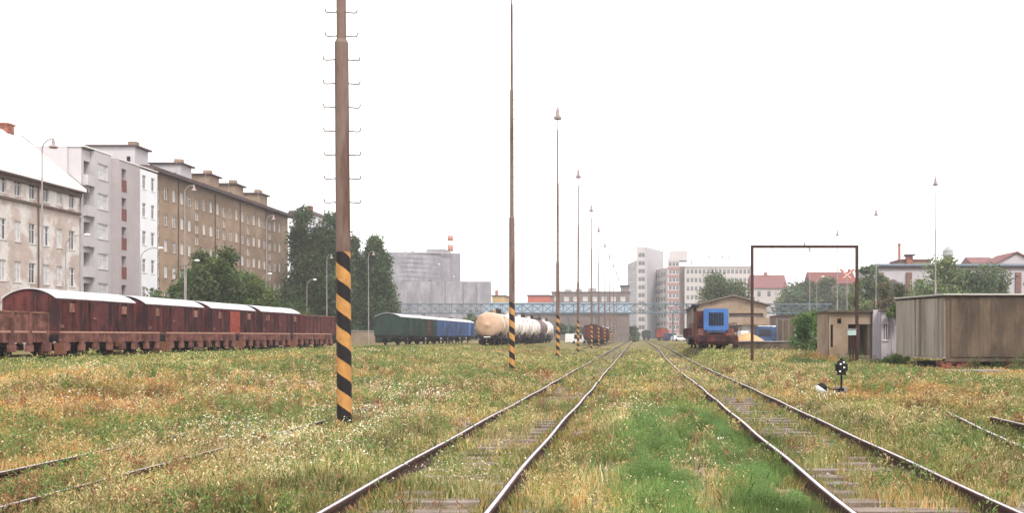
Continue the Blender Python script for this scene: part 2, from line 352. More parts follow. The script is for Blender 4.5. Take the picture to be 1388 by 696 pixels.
# ballast beds with real relief
def ballast(xc, offf, half, z, y0=4, y1=70):
    xs_ = np.arange(-half, half+.01, .12); ys_ = np.concatenate([np.arange(y0, 26, .12), np.arange(26, y1, .7)])
    A, B = np.meshgrid(xs_, ys_); edge = np.clip((half-np.abs(A))/.35, 0, 1)
    O = np.array([offf(v) for v in ys_])[:, None]
    Z = z+.045*(fbm(A*9+xc, B*9, 3, 3)-.5)-.10*(1-edge)+.0*A
    v = np.stack([(A+xc+O).ravel(), B.ravel(), Z.ravel()], 1); nx = len(xs_)
    m_ = MB(); m_.v = v.tolist(); m_.f = [(j*nx+i, j*nx+i+1, (j+1)*nx+i+1, (j+1)*nx+i) for j in range(len(ys_)-1) for i in range(nx-1)]; m_.m = [0]*len(m_.f)
    o = m_.build('ballast', M_ballast); props(o, 'rusty brown gravel bed under the rails', 'ballast', kind='structure')
ballast(-2.1, off_left, 1.5, -.078); ballast(2.7, off_right, 1.5, -.078)
# stones
def stones(n, xr, yr, name, label, fn=None, size=(.018, .045)):
    Y = yr[0]+(yr[1]-yr[0])*rng.random(n)**1.6; X = rng.uniform(*xr, n)
    if fn is not None:
        k = fn(X, Y); X = X[k]; Y = Y[k]; n = len(X)
    s = rng.uniform(*size, n)*(1+.03*(Y-9)); Z = gz(X, Y)+s*.2-.012
    oct_ = np.array([(1,0,0),(0,1,0),(-1,0,0),(0,-1,0),(0,0,.8),(0,0,-.8)])
    F8 = [(0,1,4),(1,2,4),(2,3,4),(3,0,4),(1,0,5),(2,1,5),(3,2,5),(0,3,5)]
    V = oct_[None]*s[:, None, None]*rng.uniform(.6, 1.3, (n, 6, 1)); a = rng.uniform(0, 6.28, n); ca, sa = np.cos(a)[:, None], np.sin(a)[:, None]
    Vx = V[:, :, 0]*ca-V[:, :, 1]*sa; Vy = V[:, :, 0]*sa+V[:, :, 1]*ca; V = np.stack([Vx+X[:, None], Vy+Y[:, None], V[:, :, 2]+Z[:, None]], 2)
    T = V[:, np.array(F8).ravel()].reshape(-1, 3)
    base = np.array([(.16, .11, .085), (.24, .18, .15), (.10, .06, .05), (.30, .25, .21)])[rng.integers(0, 4, n)]*rng.uniform(.7, 1.2, (n, 1))
    npmesh(name, T, 3, M_stone, np.repeat(base, 8, axis=0), label=label, cat='gravel', kind='stuff')
def st_fn(X, Y):
    d = np.minimum(np.abs(X+2.1), np.abs(X-2.7)); path = np.exp(-((X-.75-.1*np.sin(Y*.5))/.22)**2)*(Y < 30)+.8*np.exp(-((X+.35)/.2)**2)*(fbm(X, Y/2, 77) > .5)
    pr = np.clip(1.9-d, 0, 1)*.9+path
    return rng.random(len(X)) < pr*(.35+.9*(fbm(X*1.2, Y*.7, 41) > .47))
stones(60000, (-4.2, 4.9), (8, 45), 'gravel', 'brown and grey stones loose around the rails', st_fn)

# ------------------------------------------------------------------ vegetation of the yard
PAL = dict(green=(.175, .225, .06), fresh=(.15, .24, .075), dark=(.075, .115, .04), tan=(.46, .345, .145), orange=(.50, .275, .10), pale=(.58, .50, .29), olive=(.29, .27, .095), brown=(.20, .12, .07))
def bump2(X, Y, cx, cy, sx, sy): return np.exp(-((X-cx)/sx)**2-((Y-cy)/sy)**2)
def zones(X, Y):
    n1 = fbm(X/2.6, Y/4.2, 1); n2 = fbm(X/1.0, Y/1.8, 2); n3 = fbm(X/5., Y/7., 3); n4 = fbm(X/.55, Y/.9, 9)
    G = .62+3.6*(n1-.5)+1.9*(n2-.5); O = .10+2.2*(n3-.5)-1.4*(n1-.5)+.8*(n4-.5); W = .18+1.9*(fbm(X/1.8, Y/3., 6)-.5)
    ghost = 1.15*bump2(X, Y, .85, 14.5, .95, 6.5)*(.45+1.2*sm(.34, .48, n2))*sm(.31, .41, fbm(X/.5, Y/1.3, 63))
    path = np.exp(-((X-.80-.1*np.sin(Y*.5))/.16)**2)*(Y < 15.5)*sm(.30, .40, fbm(X*2, Y/1.2, 88)+.08)+.9*np.exp(-((X-.62)/.2)**2-((Y-19.5)/2.2)**2)
    lush = np.clip(1.5*ghost, 0, 1)*(1-path)
    O += .6*bump2(X, Y, -12, 20, 4, 6)+.35*bump2(X, Y, -8, 38, 6, 9)+.6*bump2(X, Y, 7, 28, 2.6, 5)+.35*bump2(X, Y, 5.5, 22, 2.5, 5)+.35*bump2(X, Y, 6, 45, 3, 8)+.5*bump2(X, Y, -1.0, 14, .45, 8)
    G += .7*bump2(X, Y, -7.9, 20, 1.2, 2.5)+.9*sm(-17, -21, -X*-1)*0+.8*bump2(X, Y, -22, 50, 5, 22)+.45*bump2(X, Y, 9, 37, 4, 6)+.5*bump2(X, Y, -3.9, 14, .8, 5)+.5*bump2(X, Y, 6.3, 14, 1.2, 2.5)+.5*bump2(X, Y, 2.7, 12.3, 1.2, 1.6)
    O += .30*bump2(X, Y, -9, 24, 7, 12); W += .28*bump2(X, Y, -8, 24, 5, 14)+.55*bump2(X, Y, -5.2, 13.5, 1.8, 4)+.15*bump2(X, Y, -5., 24, 1.6, 8)+.6*bump2(X, Y, 5.2, 18.5, 1.1, 4)+.35*bump2(X, Y, .1, 28, .7, 9)+.3*bump2(X, Y, 4.5, 40, 1, 10)+.25*bump2(X, Y, -9, 28, 4, 3)
    far = sm(28, 60, Y); G = G+.5*far+.5*sm(60, 110, Y); O = O-.2*far
    return G, O, W, lush, path, n2, n4
def dens(X, Y):
    G, O, W, lush, path, n2, n4 = zones(X, Y)
    d = np.minimum(np.abs(X+2.1-0), np.abs(X-2.7-.75*sm(45, 140, Y)))
    tr = np.clip((1.55-d)/.35, 0, 1)           # inside a used track
    bare = np.clip((fbm(X/.8, Y/1.6, 21)-.34)/.14, 0, 1)
    sl = .95*bump2(X, Y, 2.6, 19.5, 1.1, 4.5)*(.45+.75*(fbm(X/.6, Y/.9, 33) > .47))+.8*bump2(X, Y, 2.9, 10., 1.1, .7)+.95*bump2(X, Y, -2.0, 9.8, 1.1, 1.1)*(.5+.7*(fbm(X/.5, Y/.8, 35) > .47))+.8*bump2(X, Y, -2.0, 16, .9, 2.5)+.5*bump2(X, Y, -2.0, 27, .8, 3)
    k = 1-tr*(1-.95*bare*np.clip(1-sl, 0.06, 1))
    side = bump2(d, 0, 1.55, 0, .25, 1)*(Y < 40); k *= 1-.65*side*(fbm(X, Y, 51) > .45)
    k *= 1-.93*path
    k *= 1-.8*np.exp(-((X+.35)/.22)**2)*(fbm(X, Y/2, 77) > .52)*(Y < 40)
    return k, tr
RX = [-2.846, -1.354, 1.954, 3.446]
def fringe(n):
    Y = 8.3+rng.random(n)**1.6*70; r = np.array(RX)[rng.integers(0, 4, n)]; sd = rng.choice([-1, 1], n); d = .06+.2*rng.random(n)**1.4
    xo = np.where(r < 0, off_left(0)*0, 0)+np.array([off_left(y) if q < 0 else off_right(y) for y, q in zip(Y, r)]); X = r+xo+sd*d
    m = (fbm(Y/1.1+r*7, X*0+r, 61) > .43) & (rng.random(n) < .2+.8*(fbm(Y/.35+r*3, X*0, 62) > .5)); X, Y, sd, r = X[m], Y[m], sd[m], r[m]; n = len(X)
    h = (.05+.15*rng.random(n)**1.5)*(.6+.8*fbm(Y/.6+r, X*0, 64)); wd = (.0022+.003*rng.random(n))*(Y/10)**.8; a = rng.uniform(0, 6.28, n); Z = gz(X, Y)+.0
    lx = rng.normal(0, .25, n)*h-sd*.15*h; ly = rng.normal(0, .3, n)*h; dx = np.cos(a)*wd; dy = np.sin(a)*wd*.5
    V = np.stack([np.stack([X-dx, Y-dy, Z], 1), np.stack([X+dx, Y+dy, Z], 1), np.stack([X+lx*.4+dx*.8, Y+ly*.4+dy, Z+h*.6], 1), np.stack([X+lx, Y+ly, Z+h], 1), np.stack([X+lx*.4-dx*.8, Y+ly*.4-dy, Z+h*.6], 1)], 1).reshape(-1, 3)
    P_ = np.array([PAL[k] for k in ('green', 'olive', 'tan', 'orange', 'dark', 'brown')])[rng.choice(6, n, p=[.27, .25, .2, .1, .1, .08])]
    npmesh('rail_fringe_grass', V, 5, M_grass, P_*rng.uniform(.65, 1.3, (n, 1)), label='grass growing hard against the rails', cat='grass', kind='stuff')
def low_spots(X, Y):
    return np.clip(1.3*bump2(X, Y, 5.4, 26.5, 1.0, 4.5)+.7*bump2(X, Y, -7.3, 11, .8, 3.2)+.7*bump2(X, Y, 6.5, 15.5, .7, 2.5)+.6*bump2(X, Y, 5.6, 15.5, .5, 2.5)+.8*bump2(X, Y, 17, 45, 5, 3.5)+.9*(1-sm(-24.5, -23.5, X))*(Y > 30)+.98*bump2(X, Y, -5.2, 16.9, .6, 1.6)+.7*bump2(X, Y, -5.6, 43, .8, 3), 0, 1)
def grass(n, y0, y1, name, label, hmul=1., wmul=1., powr=.3):
    u = rng.random(n); e = powr
    Y = (y0**e+u*(y1**e-y0**e))**(1/e)
    X = -.66*Y-4+rng.random(n)*(1.08*Y+8)
    # tuft clustering
    nt_ = n//7; tX = X[:nt_]; tY = Y[:nt_]; idx = rng.integers(0, nt_, n)
    cl = rng.random(n) < .55; sg = .05*(1+Y/30)
    X = np.where(cl, tX[idx]+rng.normal(0, 1, n)*sg, X); Y = np.where(cl, tY[idx]+rng.normal(0, 1, n)*sg, Y)
    k, tr = dens(X, Y); keep = rng.random(n) < k
    ox = np.where(X > 0, .75*sm(45, 140, Y), 0)
    for r in RX: keep &= np.abs(X-r-ox*(r > 0)) > .055+.0*Y
    keep &= (X > -27.3) | (Y < 30)
    X = X[keep]; Y = Y[keep]; tr = tr[keep]; n = len(X)
    G, O, W, lush, path, n2, n4 = zones(X, Y)
    near = np.minimum.reduce([np.abs(X-r-np.where(X > 0, .75*sm(45, 140, Y), 0)) for r in RX])
    r1 = rng.random(n); r2 = rng.random(n)
    wG = np.clip(G, .05, 1.6); wO = np.clip(O, .02, 1.5); wW = np.clip(W, .05, 1.2); tot = wG+wO+wW+.35
    names = ['green', 'orange', 'pale', 'tan']; cum = np.cumsum(np.stack([wG, wO, wW, .35+0*wG], 1)/tot[:, None], axis=1)
    kind = (r1[:, None] > cum).sum(1).clip(0, 3)
    C = np.array([PAL[q] for q in names])[kind]
    sub = kind == 0; C[sub & (r2 < .3)] = PAL['dark']; C[sub & (r2 > .72)] = PAL['olive']
    sub = kind == 3; C[sub & (r2 < .3)] = PAL['brown']
    C[(tr > .5) & (r2 < .3) & (kind != 0)] = PAL['olive']
    L_ = rng.random(n) < lush*.96; C[L_] = np.array(PAL['fresh'])*rng.uniform(.75, 1.3, (L_.sum(), 1)); C[L_ & (r2 < .2)] = PAL['green']
    n6 = fbm(X/1.3, Y/1.6, 92)
    C = C*rng.uniform(.72, 1.25, (n, 1))*(.62+.8*n4)[:, None]*np.clip(.12+1.65*n6, .45, 1.22)[:, None]
    sc = (Y/10)**.42; n5 = fbm(X/.38, Y/.6, 91)
    h = (.05+.17*rng.random(n)**1.8)*(.5+1.1*n2)*hmul*np.clip(3.2*n5-.6, .35, 1.9)*(1-.7*low_spots(X, Y))
    h *= np.where(tr > .3, .75, 1)*np.clip(.75+near*1.5, .75, 1)
    h = np.where(L_, h*1.25+.05, h); h = np.where(kind == 1, h*1.15, h)
    h *= 1+.15*sm(30, 80, Y)
    h = .30*np.tanh(h/.30)
    wd = (.0021+.0028*rng.random(n))*sc**1.9*wmul*np.where(L_, .8, 1)
    a = rng.uniform(0, 2*pi, n); lean = .6*np.tanh(rng.normal(0, .7, n))*h; la = rng.uniform(0, 2*pi, n)
    Z = gz(X, Y)-.01; dx = np.cos(a)*wd; dy = np.sin(a)*wd*.5
    p0 = np.stack([X-dx, Y-dy, Z], 1); p1 = np.stack([X+dx, Y+dy, Z], 1)
    mx_ = X+np.cos(la)*lean*.4; my = Y+np.sin(la)*lean*.4
    q0 = np.stack([mx_-dx*.8, my-dy*.8, Z+h*.6], 1); q1 = np.stack([mx_+dx*.8, my+dy*.8, Z+h*.6], 1)
    tip = np.stack([X+np.cos(la)*lean, Y+np.sin(la)*lean, Z+h], 1)
    V = np.stack([p0, p1, q1, tip, q0], 1).reshape(-1, 3)
    npmesh(name, V, 5, M_grass, C, label=label, cat='grass', kind='stuff')
grass(1500000, 8.2, 32, 'grass', 'mixed green, tan and orange grass of the near yard')
grass(640000, 30, 130, 'far_grass', 'mixed green and tan grass farther down the yard', 1.0, 1.0, .25)
fringe(150000)
def flowers(n, y0, y1, name):
    Y = (y0**.3+rng.random(n)*(y1**.3-y0**.3))**(1/.3); X = -.66*Y-3+rng.random(n)*(1.08*Y+6)
    G, O, W, lush, path, n2, n4 = zones(X, Y); k, tr = dens(X, Y)
    keep = rng.random(n) < np.clip((W-.37)*.9, .002, 1)*(1-.7*sm(25, 55, Y))*k*(1-tr*.85)*(1-lush*.85)*(.3+1.4*(n4 > .5)); keep &= (X > -24)
    X = X[keep]; Y = Y[keep]; n = len(X); n2 = n2[keep]
    s = rng.uniform(.004, .0095, n)*(Y/10)**.8; Z = gz(X, Y)+(.08+.17*rng.random(n))*(.5+1.1*n2)
    Z = gz(X, Y)+(Z-gz(X, Y))*np.clip(3.2*fbm(X/.38, Y/.6, 91)-.6, .5, 1.9)*(1-.7*low_spots(X, Y)); a = rng.uniform(0, 6.28, n); C = np.array([(.74, .70, .55), (.70, .62, .38), (.78, .76, .70)])[rng.integers(0, 3, n)]*rng.uniform(.7, 1.1, (n, 1))
    V = []
    tx, ty = rng.normal(0, .35, n), rng.normal(0, .35, n)-.35
    for i in range(6):
        t = a+i*pi/3; ex = np.cos(t)*s; ey = np.sin(t)*s; V.append(np.stack([X+ex, Y+ey, Z-(ex*tx+ey*ty)], 1))
    V = np.stack(V, 1).reshape(-1, 3); npmesh(name, V, 6, M_grass, C, label='tiny white chamomile flowers among the grass', cat='flowers', kind='stuff')
flowers(420000, 8.2, 70, 'chamomile')
def seeds(n, y0, y1, name):
    Y = (y0**.3+rng.random(n)*(y1**.3-y0**.3))**(1/.3); X = -.66*Y-3+rng.random(n)*(1.08*Y+6)
    G, O, W, lush, path, n2, n4 = zones(X, Y); k, tr = dens(X, Y)
    keep = (rng.random(n) < k*np.where(tr > .5, .6, 1)*(1-lush*.9)*(.35+.9*(n4 > .47))) & (X > -27); 
    for r in RX: keep &= np.abs(X-r-np.where(X > 0, .75*sm(45, 140, Y), 0)) > .07
    X = X[keep]; Y = Y[keep]; n = len(X); n2 = n2[keep]; O = O[keep]; G = G[keep]; tr = tr[keep]
    s = rng.uniform(.005, .014, n)*(Y/10)**.85; Z = gz(X, Y)+(.06+.17*rng.random(n))*(.5+1.1*n2)*np.where(tr > .3, .75, 1)
    pick = rng.random(n); C = np.tile(np.array(PAL['tan']), (n, 1)); C[pick < .3] = PAL['pale']; C[pick > .75] = PAL['olive']
    C[rng.random(n) < np.clip(O*.8, 0, .8)] = PAL['orange']; C[rng.random(n) < np.clip(G*.45, 0, .7)] = PAL['green']
    n6 = fbm(X/1.3, Y/1.6, 92); n5 = fbm(X/.38, Y/.6, 91); Z = gz(X, Y)+(Z-gz(X, Y))*np.clip(3.2*n5-.6, .35, 1.9)*(1-.7*low_spots(X, Y))
    C = C*rng.uniform(.7, 1.3, (n, 1))*np.clip(.12+1.65*n6, .45, 1.22)[:, None]
    d = rng.normal(0, 1, (n, 3)); d[:, 2] += 1; d /= np.linalg.norm(d, axis=1)[:, None]; e = np.cross(d, rng.normal(0, 1, (n, 3))); e /= np.linalg.norm(e, axis=1)[:, None]
    P_ = np.stack([X, Y, Z], 1); s = s[:, None]
    V = np.stack([P_-d*s*1.3, P_+e*s*.5, P_+d*s*1.3, P_-e*s*.5], 1).reshape(-1, 3)
    npmesh(name, V, 4, M_grass, C, label='dry grass seed heads standing over the meadow', cat='grass', kind='stuff')
seeds(560000, 8.2, 75, 'seed_heads')
TALL = True
# leafy weeds: broad leaves on clumps
def weeds(spots, name, label, leafn, size, col, hh):
    Vs = []; Cs = []
    for (x, y, r, h) in spots:
        n = int(leafn*r*r*(.5+h)); u = rng.random(n); a = rng.uniform(0, 2*pi, n); rr = r*np.sqrt(u)
        hz = h*np.sqrt(np.clip(1-u, 0, 1))*rng.random(n)**.5*rng.uniform(.7, 1.2)
        X = x+rr*np.cos(a); Y = y+rr*np.sin(a); Z = gz(X, Y)+hz
        s = size*rng.uniform(.5, 1.2, n); b = rng.uniform(0, 2*pi, n); d = np.stack([np.cos(b), np.sin(b), rng.normal(.2, .5, n)], 1)
        d /= np.linalg.norm(d, axis=1)[:, None]; e = np.cross(d, rng.normal(0, 1, (n, 3))); e /= np.linalg.norm(e, axis=1)[:, None]
        P = np.stack([X, Y, Z], 1); s = s[:, None]
        Vs.append(np.stack([P, P+d*s+e*s*.35, P+d*2*s, P+d*s-e*s*.35], 1).reshape(-1, 3))
        Cs.append(np.array(col)*rng.uniform(.55, 1.35, (n, 1))*rng.uniform(.8, 1.2))
    npmesh(name, np.concatenate(Vs), 4, M_leaf, np.concatenate(Cs), label=label, cat='weeds', kind='stuff')
sp = [(random.uniform(-.05, 1.55), random.uniform(9.2, 21), random.uniform(.12, .28), random.uniform(.16, .38)) for _ in range(140)]
sp = [q for q in sp if not (abs(q[0]-.78) < .16 and q[1] < 16)]
weeds(sp, 'green_weeds', 'lush feathery green weeds between the two main tracks', 60000, .0085, (.15, .25, .08), .3)
sp = [(-23.6+random.uniform(-1.0, .9), 34+random.random()**1.2*60, random.uniform(.35, .9), random.uniform(.08, .28)) for _ in range(110)]
sp += [(random.uniform(-22, -14), random.uniform(40, 85), random.uniform(.4, .9), random.uniform(.12, .3)) for _ in range(40)]
weeds(sp, 'trackside_weeds', 'green weeds growing along the foot of the flat wagons', 1700, .06, (.095, .165, .05), .5)
sp = [(-8+random.gauss(0, .7), 20+random.gauss(0, 1.2), random.uniform(.15, .3), random.uniform(.15, .35)) for _ in range(22)]
sp += [(random.uniform(-10.5, -6), random.uniform(24, 34), random.uniform(.12, .3), random.uniform(.12, .25)) for _ in range(20)]
sp += [(6.4+random.gauss(0, .4), 14+random.gauss(0, .8), random.uniform(.12, .25), random.uniform(.2, .35)) for _ in range(14)]
weeds(sp, 'dark_weeds', 'dark green weed clumps in the meadow', 3200, .028, (.06, .10, .04), .3)
sp = [(random.uniform(5, 15), random.uniform(33, 50), random.uniform(.2, .6), random.uniform(.08, .25)) for _ in range(60)]
sp += [(random.uniform(8.5, 15), random.uniform(54, 66), random.uniform(.3, .8), random.uniform(.3, .8)) for _ in range(26)]
weeds(sp, 'right_side_weeds', 'green weeds in front of the concrete shed', 1400, .05, (.10, .15, .055), .3)
sp = [(random.uniform(15.5, 28), random.uniform(47.2, 48.7), random.uniform(.12, .35), random.choice([.25, .3, .45, .8])) for _ in range(46)]
weeds(sp, 'shed_weeds', 'weeds growing against the brick piers of the concrete shed', 2600, .045, (.12, .17, .055), .3)
sp = [(11.2+random.gauss(0, .5), 52+random.gauss(0, 1.5), random.uniform(.25, .5), random.uniform(.3, .9)) for _ in range(10)]
weeds([(x, y+8, r, h) for x, y, r, h in sp], 'dry_scrub', 'orange dry scrub beside the guard hut', 1500, .05, (.42, .25, .08), .3)

def stalks(n, name, label, col, hr, fn=None):
    X0 = rng.uniform(-14, 12, n); Y0 = 8.8+rng.random(n)**1.5*40; k, tr = dens(X0, Y0)
    lu = zones(X0, Y0)[3]; m = (fbm(X0/1.6, Y0/2.2, 71+len(name)) > .52) & ((lu < .3) | (col[1] < .3) & (col[1] > .15)) & (low_spots(X0, Y0) < .3) & (rng.random(n) < np.clip(k, 0, 1)*(1-.55*tr)) & (np.abs(X0) < .62*Y0+2)
    for r in RX: m &= np.abs(X0-r) > .12
    X0, Y0 = X0[m], Y0[m]; V = []; C = []
    for x, y in zip(X0, Y0):
        q = rng.integers(9, 26); H = rng.uniform(*hr); sp_ = rng.uniform(.03, .09); zg = g(x, y)
        for _ in range(2):
            a = rng.uniform(0, 6.28, q); t = rng.uniform(.15, 1, q)*H; rr = sp_*(.5+.8*t/H)
            P = np.stack([x+np.cos(a)*rr*rng.random(q), y+np.sin(a)*rr*rng.random(q), zg+t], 1)
            d = np.stack([np.cos(a)*.7, np.sin(a)*.7, rng.uniform(.2, 1., q)], 1); L_ = (rng.uniform(.03, .07, q)*(y/12)**.5)[:, None]
            e = np.cross(d, rng.normal(0, 1, (q, 3))); e /= np.linalg.norm(e, axis=1)[:, None]
            V.append(np.stack([P, P+d*L_*.5+e*L_*.14, P+d*L_, P+d*L_*.5-e*L_*.14], 1).reshape(-1, 3)); C.append(np.array(col)*rng.uniform(.7, 1.3, (q, 1))*rng.uniform(.8, 1.2))
    npmesh(name, np.concatenate(V), 4, M_grass, np.concatenate(C), label=label, cat='weeds', kind='stuff')
stalks(13000, 'leafy_stalks', 'upright leafy green weed stalks scattered through the grass', (.15, .21, .065), (.16, .46))
stalks(8000, 'pale_stalks', 'pale straw-coloured plumes standing above the meadow', (.46, .36, .18), (.14, .40))
stalks(4500, 'rusty_dock', 'rust-brown seeding dock stalks in the meadow', (.26, .12, .07), (.14, .36))
# ------------------------------------------------------------------ trees
def tree(name, label, cat, x, y, top, rx, base=None, trunk_r=.22, leaf=.2, n=9000, col=(.05, .085, .03), form='round', clumps=38, low=.25, group=None, seed=0, ry=None):
    r_ = np.random.default_rng(seed+5); z0 = g(x, y) if base is None else base
    t = thing(name, label, cat, (x, y, z0), group); H = top-z0; ry = ry or rx
    cz0 = z0+H*low; ch = top-cz0; b = MB(); cen = []
    for i in range(clumps):
        for _ in range(30):
            p = r_.uniform(-1, 1, 3)
            if form == 'poplar' and i % 3 == 0: p[:2] *= .5
            if form == 'round':
                if np.linalg.norm(p) <= 1 and np.linalg.norm(p) > .25: break
            elif form == 'poplar':
                w_ = 1-max(0, p[2]*.5+.5)**2.2*.72
                if hypot(p[0], p[1]) < w_: break
            else:
                if hypot(p[0], p[1]) < 1: break
        rad = (.20+.16*r_.random())*(1-.25*max(p[2], 0))*(1.35 if form == 'poplar' else 1)
        cen.append((x+p[0]*rx*.82, y+p[1]*ry*.82, cz0+ch*(.5+p[2]*(.43 if form == 'round' else .46)), rad))
    b.cyl((x, y, z0-.1), (x, y, cz0+ch*.25), trunk_r, trunk_r*.7, 8); b.cyl((x, y, cz0+ch*.25), (x+.1, y, cz0+ch*.7), trunk_r*.7, trunk_r*.2, 7)
    for c in cen[:14]:
        zz = cz0+ch*r_.uniform(.0, .45); b.cyl((x, y, min(zz, c[2]-.1)), (c[0], c[1], c[2]), trunk_r*.35, .03, 5, False)
    b.build('trunk', M_bark, t)
    per = n//clumps; V = []; C = []; R = min(rx, ch*.55)
    for (cx, cy, cz, rad) in cen:
        k = int(per*r_.uniform(.6, 1.3)); d = r_.normal(0, 1, (k, 3)); d /= np.linalg.norm(d, axis=1)[:, None]
        rr = rad*R*1.27*(r_.random(k)**.45)[:, None]*(1+.35*r_.normal(0, 1, (k, 1))*.5)
        P = np.array([cx, cy, cz])+d*rr*np.array([1, 1, .85 if form == 'round' else 1.35]); s = (leaf*r_.uniform(.5, 1.15, k))[:, None]
        e = r_.normal(0, 1, (k, 3)); e /= np.linalg.norm(e, axis=1)[:, None]; f = np.cross(e, r_.normal(0, 1, (k, 3))); f /= np.linalg.norm(f, axis=1)[:, None]
        V.append(np.stack([P-e*s, P+f*s*.5, P+e*s, P-f*s*.5], 1).reshape(-1, 3)-np.array([x, y, z0]))
        C.append(np.array(col)*r_.uniform(.5, 1.6, (k, 1))*r_.uniform(.65, 1.45)*np.array([r_.uniform(.85, 1.25), 1, r_.uniform(.8, 1.1)]))
    npmesh('crown', np.concatenate(V), 4, M_leaf, np.concatenate(C), parent=t)
    return t
GT = (.055, .085, .035)
tree('broadleaf_tree', 'rounded green tree in front of the brown apartment block, behind the vans', 'tree', -43, 101, 11.7, 3.6, leaf=.2, n=16000, col=(.07, .11, .036), low=.0, clumps=50, seed=1, trunk_r=.2)
tree('broadleaf_tree', 'lower spreading green tree right of the rounded one behind the vans', 'tree', -39.8, 103, 8.6, 3.0, leaf=.2, n=11000, col=(.075, .115, .038), low=.0, clumps=34, seed=2)
tree('shrub', 'small leafy shrub below the white end of the modern apartment house', 'shrub', -46.2, 98, 7.2, 2.6, leaf=.2, n=8000, col=(.06, .10, .035), low=.0, clumps=26, seed=3, trunk_r=.1)
tree('shrub', 'low green shrub at the foot of the brown block, beside the tall dark tree', 'shrub', -41.0, 118, 6.0, 3.2, leaf=.22, n=8000, col=(.06, .09, .035), low=.0, clumps=26, seed=4, trunk_r=.1)
tree('tall_tree', 'very tall dark tree at the far end of the brown block, nearer of two', 'tree', -49.8, 150, 20.9, 3.6, leaf=.28, n=34000, col=(.052, .082, .031), form='poplar', low=.0, clumps=90, seed=5, trunk_r=.35)
tree('tall_tree', 'dark tree with its crown rising behind the nearest striped mast', 'tree', -46.4, 151, 20.6, 3.8, leaf=.28, n=30000, col=(.052, .084, .032), form='poplar', low=.0, clumps=70, seed=6, trunk_r=.35)
tree('tall_tree', 'tall dark pointed tree just right of the nearest striped mast', 'tree', -47.0, 166, 19.0, 3.3, leaf=.28, n=28000, col=(.05, .08, .03), form='poplar', low=.0, clumps=60, seed=7, trunk_r=.3)
tree('tall_tree', 'dark pointed tree standing in front of the grey concrete plant', 'tree', -43.2, 166, 18.0, 3.7, leaf=.28, n=28000, col=(.052, .084, .032), form='poplar', low=.0, clumps=60, seed=8, trunk_r=.3)
tree('tall_tree', 'tall dark tree between the two pointed ones beside the nearest mast', 'tree', -44.7, 169, 18.2, 2.8, leaf=.28, n=24000, col=(.05, .08, .03), form='poplar', low=.0, clumps=60, seed=28, trunk_r=.3)
tree('broadleaf_tree', 'spreading tree in front of the pale office block, above the warehouse roof', 'tree', 17.2, 200, 14.8, 6.6, leaf=.33, n=12000, col=(.085, .115, .05), low=.1, clumps=44, seed=9)
tree('broadleaf_tree', 'wide tree behind the pale blue bridge, left inside the portal frame', 'tree', 42.0, 252, 17.6, 7.4, leaf=.4, n=15000, col=(.075, .105, .048), low=.0, clumps=44, seed=10)
tree('broadleaf_tree', 'wide tree behind the pale blue bridge, middle of the portal frame', 'tree', 50.0, 256, 17.6, 7.0, leaf=.4, n=14000, col=(.075, .105, .048), low=.0, clumps=36, seed=11)
tree('broadleaf_tree', 'tree behind the crossing sign, right half of the portal frame', 'tree', 34.2, 150, 8.8, 3.4, leaf=.28, n=9000, col=(.09, .135, .05), low=.0, clumps=30, seed=12)
tree('broadleaf_tree', 'tree left of the lilac hall, beside its brown corner', 'tree', 37.6, 160, 14.6, 3.4, leaf=.28, n=9000, col=(.075, .115, .05), low=.0, clumps=34, seed=13)
tree('broadleaf_tree', 'reddish green tree left of the lilac hall, above the guard hut', 'tree', 33.2, 130, 9.6, 2.4, leaf=.25, n=8000, col=(.11, .11, .05), low=.0, clumps=26, seed=14)
tree('broadleaf_tree', 'large tree behind the concrete shed, below the green dome', 'tree', 43.2, 140, 13.2, 5.2, leaf=.28, n=14000, col=(.10, .15, .06), low=.0, clumps=46, seed=15)
tree('broadleaf_tree', 'broad tree behind the concrete shed, toward its right', 'tree', 50.0, 142, 12.4, 5.0, leaf=.28, n=13000, col=(.085, .13, .055), low=.0, clumps=44, seed=16)
tree('bush', 'bright green bush beside the guard hut, under the blue bridge', 'bush', 12.4, 72, 3.9, 1.5, leaf=.09, n=12000, col=(.085, .16, .05), low=.0, clumps=30, seed=17, trunk_r=.06)
tree('climbing_plant', 'green climber spilling over the roof of the pale annex', 'plant', 15.75, 60.5, 4.15, .62, base=2.4, leaf=.07, n=2200, col=(.09, .16, .05), low=.0, clumps=14, seed=18, trunk_r=.03)
tree('bush', 'thin weedy sapling in front of the concrete shed', 'bush', 18.9, 47.5, 1.75, .5, leaf=.06, n=1300, col=(.11, .17, .055), low=.0, clumps=12, seed=19, trunk_r=.03)
tree('bush', 'dusty bush below the corner of the annex and the shed', 'bush', 13.6, 52.5, .95, .8, leaf=.06, n=2500, col=(.09, .135, .05), low=.0, clumps=16, seed=20, trunk_r=.03)
for i in range(6):
    tree('far_shrub', ['far shrub under the bridge, left of the blue vans roofline', 'far shrub below the grey plant, leftmost of a row', 'far shrub below the grey plant, next to the leftmost', 'far shrub below the plant wing', 'far shrub between plant wing and beige tank', 'far shrub above the beige tank'][i], 'shrub', -60+i*4.6, 250, 7.0+random.uniform(-1, .8), 3, leaf=.4, n=2500, col=(.08, .11, .055), low=.0, clumps=16, seed=30+i, group='shrubs below the concrete plant')

